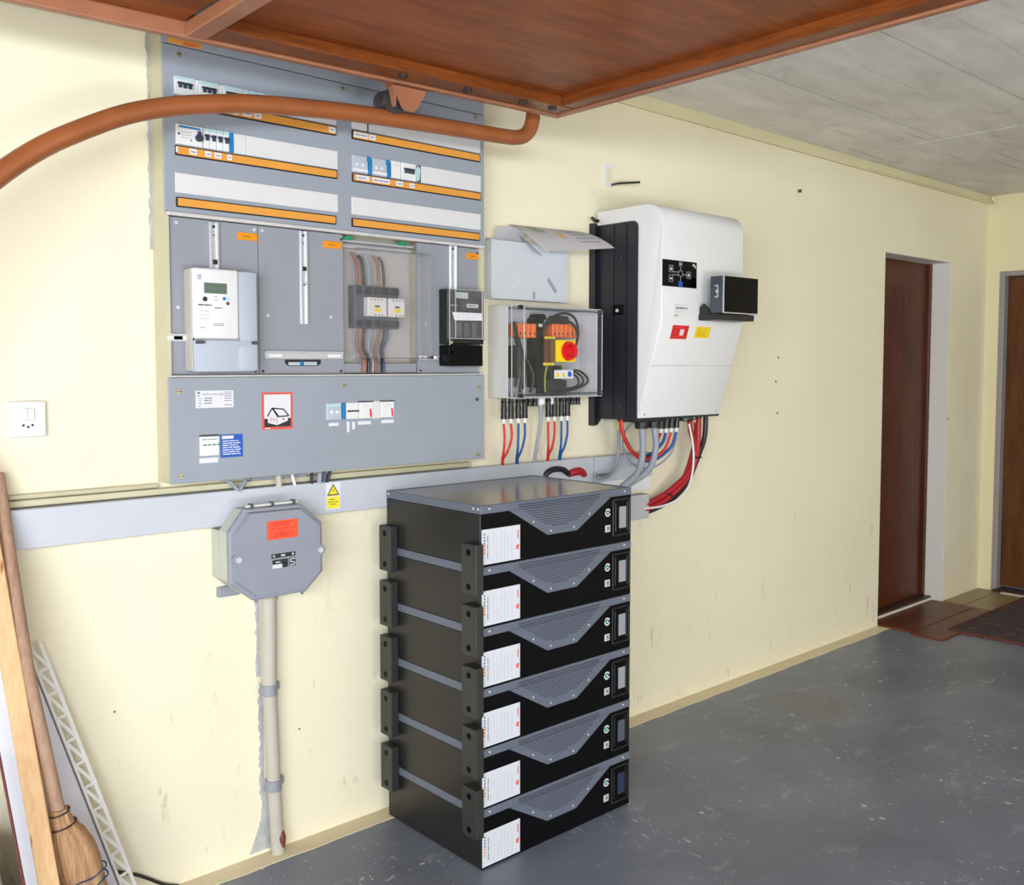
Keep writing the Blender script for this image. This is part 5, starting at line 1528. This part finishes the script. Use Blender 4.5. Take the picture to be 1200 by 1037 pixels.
# vent slots and holes
v = MB()
for r_ in range(11):
    z = b0 + 0.1575 - 0.0072 * r_
    wl_ = 1.800 + 0.0125 * max(0, r_ - 1)
    wr_ = 2.142 - 0.0125 * max(0, r_ - 1)
    if r_ > 9: wl_, wr_ = 1.93, 2.00
    n_ = int((wr_ - wl_) / 0.0086)
    for k in range(n_):
        x = wl_ + 0.0086 * k
        y = BY0 - 0.0048
        v.quad((x, y, z), (x + 0.0052, y, z), (x + 0.0052, y, z + 0.0034), (x, y, z + 0.0034))
vo = v.build('vent_hole', 'hole', o)
vo['kind'] = 'stuff'
m = MB()
for (x, z) in ((1.69, b0 + 0.159), (1.855, b0 + 0.105), (1.925, b0 + 0.072), (2.02, b0 + 0.072), (2.085, b0 + 0.105), (2.245, b0 + 0.159)):
    m.cyl((x, BY0 - 0.003, z), (x, BY0 - 0.0058, z), 0.003, seg=8)
m.build('screw', 'lip', bt)
lab(B(BX0 + 0.006, BX1 - 0.006, BY0 + 0.006, BY1 - 0.006, zr1 - 0.004, zr1 - 0.0015).build('top_sheet', 'top', bt), 'shiny metal top sheet')
# data label
fy = BY0 - 0.0026
o = lab(B(1.6635, 1.8045, fy - 0.0006, fy, b0 + 0.006, b0 + 0.103).build('sticker', 'label', bt), 'white data label, printed sideways')
m = MB()
for k in range(7):
    xx = 1.692 + 0.0135 * k
    m.lines(b0 + 0.012, b0 + 0.097, (xx,), 0, 0.0014, k, mapf=lambda a, c_: (c_, fy - 0.0009, a))
m.build('printed_text', 'label_ink', o)
m = MB()
m.lines(b0 + 0.022, b0 + 0.090, (1.6835,), 0, 0.003, 3, mapf=lambda a, c_: (c_, fy - 0.0009, a))
for k in range(4):
    m.box(1.670, 1.6755, fy - 0.001, fy - 0.0005, b0 + 0.062 + 0.0085 * k, b0 + 0.067 + 0.0085 * k)
m.build('printed_text', 'text', o)
m = MB()
for k in range(3):
    m.prism([(1.668, b0 + 0.036 + 0.009 * k), (1.677, b0 + 0.036 + 0.009 * k), (1.6725, b0 + 0.043 + 0.009 * k)], 1, fy - 0.0010, fy - 0.0005)
m.build('warning_symbol', 'amber', o)
m = MB().lines(b0 + 0.066, b0 + 0.096, (1.7945,), 0, 0.004, 2, False, mapf=lambda a, c_: (c_, fy - 0.0009, a))
m.build('printed_text', 'redframe', o)
MB().prism([(1.790, b0 + 0.036), (1.800, b0 + 0.034), (1.798, b0 + 0.040), (1.802, b0 + 0.046), (1.795, b0 + 0.049), (1.789, b0 + 0.043)], 1, fy - 0.0010, fy - 0.0005).build('maker_mark', 'orangelogo', o)
# emblem, mark and display
o = MB().ring((2.170, fy, b0 + 0.099), 0.0085, 0.0125, 0.4, 2.6).ring((2.170, fy, b0 + 0.099), 0.0085, 0.0125, 2.9, 6.0).build('emblem_ring', 'emblem', bt)
lab(o, 'white ring emblem')
g = MB().ring((2.170, fy, b0 + 0.099), 0.0, 0.0062).build('emblem_centre', 'greenlogo', o)
MB().disc((2.170, fy - 0.0006, b0 + 0.099), 0.0028).build('emblem_dot', 'emblem', o)
o = lab(B(2.1585, 2.181, fy - 0.0006, fy, b0 + 0.039, b0 + 0.060).build('mark_plate', 'lip', bt), 'square mark plate')
MB().box(2.167, 2.170, fy - 0.0010, fy - 0.0005, b0 + 0.042, b0 + 0.056).prism([(2.171, b0 + 0.049), (2.178, b0 + 0.042), (2.179, b0 + 0.045), (2.174, b0 + 0.050), (2.179, b0 + 0.056), (2.175, b0 + 0.056)], 1, fy - 0.0010, fy - 0.0005).build('mark_letter', 'textdark', o)
m = MB()
dx0, dx1, dz0, dz1 = 2.190, 2.270, b0 + 0.022, b0 + 0.138
for (a0, a1, c0, c1) in ((dx0, dx0 + 0.006, dz0, dz1), (dx1 - 0.004, dx1, dz0, dz1), (dx0, dx1, dz1 - 0.006, dz1), (dx0, dx1, dz0, dz0 + 0.006), (dx0 + 0.012, dx0 + 0.016, dz0 + 0.014, dz1 - 0.012), (dx1 - 0.014, dx1 - 0.010, dz0 + 0.014, dz1 - 0.012)):
    m.box(a0, a1, fy - 0.004, fy, c0, c1, b=0.001, seg=1)
m.build('display_bezel', 'case', bt)
o = B(2.2225, 2.2535, fy - 0.0015, fy, b0 + 0.045, b0 + 0.112).build('display', 'lcdgrey', bt)
lab(o, 'grey status display')
# connecting brackets on the left side, straddling the joint to the unit above
for (y0, y1) in ((1.962, 2.026), (2.364, 2.424)):
    m = MB().box(BX0 - 0.029, BX0 - 0.0015, y0, y1, b0 + 0.098, b0 + 0.236, b=0.0025)
    o = m.build('joining_bracket', 'bracket', bt)
    h = MB()
    for z in (b0 + 0.119, b0 + 0.213):
        h.cyl((BX0 - 0.0285, (y0 + y1) / 2, z), (BX0 - 0.0297, (y0 + y1) / 2, z), 0.0090, seg=12)
    h.build('bolt_hole', 'screen', o)
names = ['lowest', 'second lowest', 'third lowest', 'third highest', 'second highest', 'topmost']
allb = [bt]
for i in range(1, 6):
    c_ = copy_tree(bt)
    c_.location = bt.location + Vector((0, 0, BH * i + 0.0002 * i))
    allb.append(c_)
for i, c_ in enumerate(allb):
    c_['label'] = names[i] + ' black battery module of the six in the floor stack' + (', standing on the floor' if i == 0 else ', with shiny top' if i == 5 else '')
for ch in list(allb[5].children):
    if ch.name.startswith('joining_bracket'):
        for g2 in list(ch.children):
            bpy.data.objects.remove(g2)
        bpy.data.objects.remove(ch)
for i, rgb in ((0, (44, 54, 74)), (1, (84, 88, 102))):
    for ch in allb[i].children:
        if ch.name.split('.')[0] == 'display':
            ch.material_slots[0].link = 'OBJECT'
            ch.material_slots[0].material = M('dim_battery_lcd', rgb, 0.25, 0, 0.04, 20)
            ch['label'] = 'dark status display' if i == 0 else 'dim grey status display'
tp = allb[5]
for (y, z) in ((2.41, 0.1605), (2.005, 0.1605), (1.985, 0.1605)):
    q = MB().cyl((BX0 - 0.001, y, 0.003 + z + BH * 5), (BX0 - 0.0035, y, 0.003 + z + BH * 5), 0.0035, seg=8)
    for v_ in q.bm.verts: v_.co.z -= (BH * 5 + 0.001)
    lab(q.build('rim_screw', 'lip', tp), 'pale rim screw')

# ------------------------------------------------------------------ SMALL THINGS ON THE WALL
wb = thing('lamp_box', 'small white open wall box with a black wire end above the inverter', 'wall box', (2.70, 2.46, 2.07))
m = MB()
m.prism([(2.675, 2.072), (2.725, 2.074), (2.728, 2.154), (2.678, 2.158)], 1, 2.464, WY - 0.0005)
m.build('patch', 'white', wb)
MB().prism([(2.688, 2.085), (2.714, 2.086), (2.712, 2.138), (2.690, 2.140)], 1, 2.4625, 2.4645).build('recess', 'cornice', wb)
MB().tube([(2.715, 2.462, 2.080), (2.735, 2.445, 2.086), (2.78, 2.43, 2.092), (2.832, 2.425, 2.100)], 0.0045, 8, 3).build('wire_end', 'c_black', wb, smooth=True)
tag(MB().cyl((4.018, WY, 2.215), (4.018, WY - 0.012, 2.215), 0.008, seg=10).build('wall_plug', 'darkgrey', smooth=True), 'small dark wall plug high on the wall right of the inverter', 'wall plug')
tag(MB().tube([(6.133, 2.435, 2.425), (6.137, 2.430, 2.405), (6.136, 2.432, 2.385)], 0.006, 8, 2).build('hook', 'brass', smooth=True), 'small brass hook in the far corner under the ceiling', 'hook')

# ------------------------------------------------------------------ RUG
rg = thing('rug', 'dark red patterned rug in front of the far door', 'rug', (5.6, 1.55, 0.009))
B(5.075, 6.10, 0.95, 2.155, 0.0005, 0.014, b=0.003).build('field', 'rug', rg)
m = MB()
m.box(5.055, 6.115, 2.156, 2.175, 0.0005, 0.0145, b=0.002); m.box(5.055, 5.074, 0.95, 2.155, 0.0005, 0.0145, b=0.002)
m.build('border', 'rug_edge', rg)
fr_ = MB().prism([(5.42, 1.62), (5.62, 1.86), (5.95, 1.86), (6.05, 1.45), (5.75, 1.20)], 2, 0.0140, 0.0148)
lab(fr_.build('medallion', M('rug_medallion', (74, 78, 84), 0.95, 0, 0.3, 40), rg), 'grey-blue medallion')

# ------------------------------------------------------------------ LEANING THINGS ON THE LEFT
# broom
bm_ = thing('straw_broom', 'old straw broom with worn wooden handle leaning against the wall at left', 'broom', (0.70, 2.22, 0.0))
MB().tube([(0.590, 2.446, 1.150), (0.592, 2.40, 1.03), (0.597, 2.345, 0.86), (0.606, 2.30, 0.70), (0.624, 2.27, 0.55), (0.644, 2.25, 0.40)], [0.0145, 0.0150, 0.0155, 0.0155, 0.0160, 0.0165], 14, 3).build('handle', 'handle', bm_, smooth=True)
hd = MB()
rows = [(0.645, 0.405, 0.020, 0.020), (0.650, 0.375, 0.026, 0.022), (0.663, 0.345, 0.038, 0.026), (0.673, 0.310, 0.048, 0.030), (0.684, 0.260, 0.052, 0.032), (0.692, 0.215, 0.050, 0.031), (0.700, 0.14, 0.058, 0.030), (0.708, 0.06, 0.066, 0.028), (0.712, 0.003, 0.070, 0.026)]
N = 44
prev = None
rnd = random.Random(11)
jit = [rnd.uniform(0.90, 1.08) for _ in range(N)]
for (x, z, rx, ry) in rows:
    yc = 2.248 + (0.40 - z) * -0.05
    cur = []
    for k in range(N):
        a = 2 * PI * k / N
        cur.append(hd.bm.verts.new((x + rx * jit[k] * math.cos(a), yc + ry * jit[k] * math.sin(a), z + (rnd.uniform(-0.002, 0.002) if 0.01 < z < 0.4 else 0))))
    if prev:
        for k in range(N):
            hd.bm.faces.new((prev[k], prev[(k + 1) % N], cur[(k + 1) % N], cur[k]))
    else:
        hd.bm.faces.new(cur)
    prev = cur
hd.bm.faces.new(prev)
lab(hd.build('straw_head', 'straw', bm_), 'flared straw head')


def loop_at(x, z, rx, ry, r_, tilt=0.0, wob=0.0):
    yc = 2.248 + (0.40 - z) * -0.05
    pts = []
    for k in range(25):
        a = 2 * PI * k / 24
        pts.append((x + rx * math.cos(a), yc + ry * math.sin(a), z + tilt * math.cos(a) + wob * math.sin(a * 6)))
    return MB().tube(pts, r_, 6, 1)


loop_at(0.646, 0.397, 0.022, 0.022, 0.0022, 0.005).build('binding_wire', 'bolt', bm_)
loop_at(0.651, 0.366, 0.031, 0.025, 0.0022, 0.006).build('binding_wire', 'bolt', bm_)
lab(loop_at(0.689, 0.238, 0.054, 0.034, 0.0020, 0.010, 0.002).build('binding_string', 'string_blue', bm_), 'dark blue string')
lab(loop_at(0.692, 0.215, 0.054, 0.034, 0.0020, 0.012, 0.002).build('binding_string', 'string_blue', bm_), 'dark blue string')


# pine plank
def lean(p_top, p_bot, halfw, th, wdir, name, mat, label, cat):
    a, b_ = Vector(p_top), Vector(p_bot)
    d = (b_ - a).normalized()
    wv = (Vector(wdir) - d * Vector(wdir).dot(d)).normalized()
    nv = d.cross(wv)
    m_ = MB()
    vs = []
    for p in (a, b_):
        for s1, s2 in ((-1, -1), (1, -1), (1, 1), (-1, 1)):
            vs.append(p + wv * halfw * s1 + nv * th / 2 * s2)
    fs, v_ = m_._vs(vs, ((0, 1, 2, 3), (4, 7, 6, 5), (0, 4, 5, 1), (1, 5, 6, 2), (2, 6, 7, 3), (3, 7, 4, 0)))
    bmesh.ops.bevel(m_.bm, geom=m_.bm.edges[:], offset=0.003, segments=2, profile=0.5, affect='EDGES')
    o_ = m_.build(name, mat)
    if label: tag(o_, label, cat)
    return o_


lean((0.540, 2.430, 1.20), (0.626, 2.135, 0.012), 0.021, 0.022, (1, -0.35, 0), 'pine_plank', 'pine', 'pale pine plank with knots leaning upright at the left edge', 'plank')
wpl = thing('white_board', 'narrow white board with red-brown edge behind the pine plank', 'board', (0.55, 2.2, 0.0))


def lean_part(p_top, p_bot, halfw, th, wdir, name, mat, parent):
    o_ = lean(p_top, p_bot, halfw, th, wdir, name, mat, None, None)
    off = o_.location - ORG[parent]
    for v_ in o_.data.vertices: v_.co += off
    o_.location = (0, 0, 0); o_.parent = parent
    return o_


lean_part((0.552, 2.455, 1.02), (0.642, 2.195, 0.012), 0.045, 0.012, (1, -0.2, 0), 'board', 'sheet', wpl)
lean_part((0.505, 2.463, 1.02), (0.595, 2.203, 0.012), 0.003, 0.014, (1, -0.2, 0), 'edge_strip', 'rededge', wpl)

# white sheet shelf with lattice edge
ls = thing('lattice_shelf', 'white metal shelf with a triangle lattice edge leaning behind the broom', 'shelf', (0.73, 2.40, 0.003))
A_, B_ = Vector((0.640, 2.440, 0.728)), Vector((0.852, 2.372, 0.004))
D_ = (B_ - A_).normalized()
Nn = Vector((1, 0, 0)); Nn = (Nn - D_ * Nn.dot(D_)).normalized()
Yn = D_.cross(Nn).normalized()
if Yn.y > 0: Yn = -Yn
L_ = (B_ - A_).length


def LP(s, w_, h_=0.0):
    return A_ + D_ * s + Nn * w_ + Yn * h_


def strip(mb, s0, w0, s1, w1, wd, th):
    p0, p1 = LP(s0, w0), LP(s1, w1)
    d = (p1 - p0).normalized(); n_ = d.cross(Yn).normalized() * wd / 2
    vs = [p0 - n_, p0 + n_, p1 + n_, p1 - n_]
    vs = vs + [q + Yn * th for q in vs]
    mb._vs(vs, ((0, 1, 2, 3), (7, 6, 5, 4), (0, 4, 5, 1), (1, 5, 6, 2), (2, 6, 7, 3), (3, 7, 4, 0)))


lw = 0.031
lt = MB()
strip(lt, 0, 0.003, L_, 0.003, 0.006, 0.004); strip(lt, 0, lw, L_, lw, 0.009, 0.004)
n_ = 12
for k in range(n_):
    s0 = L_ * k / n_; s1 = L_ * (k + 1) / n_
    strip(lt, s0, 0.004, s1, lw, 0.008, 0.0035)
    strip(lt, s1, 0.004, s1, lw, 0.007, 0.003)
lab(lt.build('lattice_edge', 'lattice', ls), 'white triangle lattice')
sh = MB()
vs = [LP(0.05, -0.003, 0.0), LP(L_ * 0.998, -0.003, 0.0), LP(L_ * 0.998, -0.16, 0.0), LP(0.30, -0.10, 0.0)]
vs = vs + [q + Yn * 0.003 for q in vs]
sh._vs(vs, ((0, 1, 2, 3), (7, 6, 5, 4), (0, 4, 5, 1), (1, 5, 6, 2), (2, 6, 7, 3), (3, 7, 4, 0)))
lab(sh.build('shelf_sheet', 'sheet', ls), 'plain white sheet')
gs = MB(); strip(gs, 0.05, -0.003, L_ * 0.998, -0.003, 0.004, 0.0034)
lab(gs.build('fold_line', 'text', ls), 'grey fold line')

# cloth bundle and pole in the corner of the frame
sk = MB()
bmesh.ops.create_uvsphere(sk.bm, u_segments=20, v_segments=14, radius=1.0)
rnd = random.Random(5)
for v_ in sk.bm.verts:
    n_ = v_.co.copy()
    k = 1 + 0.10 * math.sin(n_.x * 5 + n_.z * 3) + 0.06 * math.sin(n_.y * 9 + 1) + 0.04 * math.sin(n_.z * 11)
    z_ = max(n_.z, -0.85)
    v_.co = Vector((0.455 + n_.x * 0.120 * k, 2.31 + n_.y * 0.085 * k, 0.19 + z_ * 0.205 * (k if z_ > -0.8 else 1)))
zmin = min(v_.co.z for v_ in sk.bm.verts)
for v_ in sk.bm.verts: v_.co.z -= zmin - 0.001
tag(sk.build('cloth_bundle', 'sack', smooth=True), 'olive grey cloth bundle in the bottom left corner', 'bundle')
tag(MB().tube([(0.440, 2.12, 0.60), (0.475, 2.10, 0.34), (0.535, 2.06, 0.003)], 0.018, 12, 2).build('pole', 'pole', smooth=True), 'grey weathered pole in the bottom left corner before the bundle', 'pole')
tag(MB().tube([(0.80, 2.452, 0.130), (0.846, 2.458, 0.100), (0.90, 2.460, 0.070), (0.965, 2.458, 0.022), (1.00, 2.455, 0.0075)], 0.0045, 8, 3).build('cable', 'c_black', smooth=True), 'black cable end trailing along the wall foot by the white shelf', 'cable')
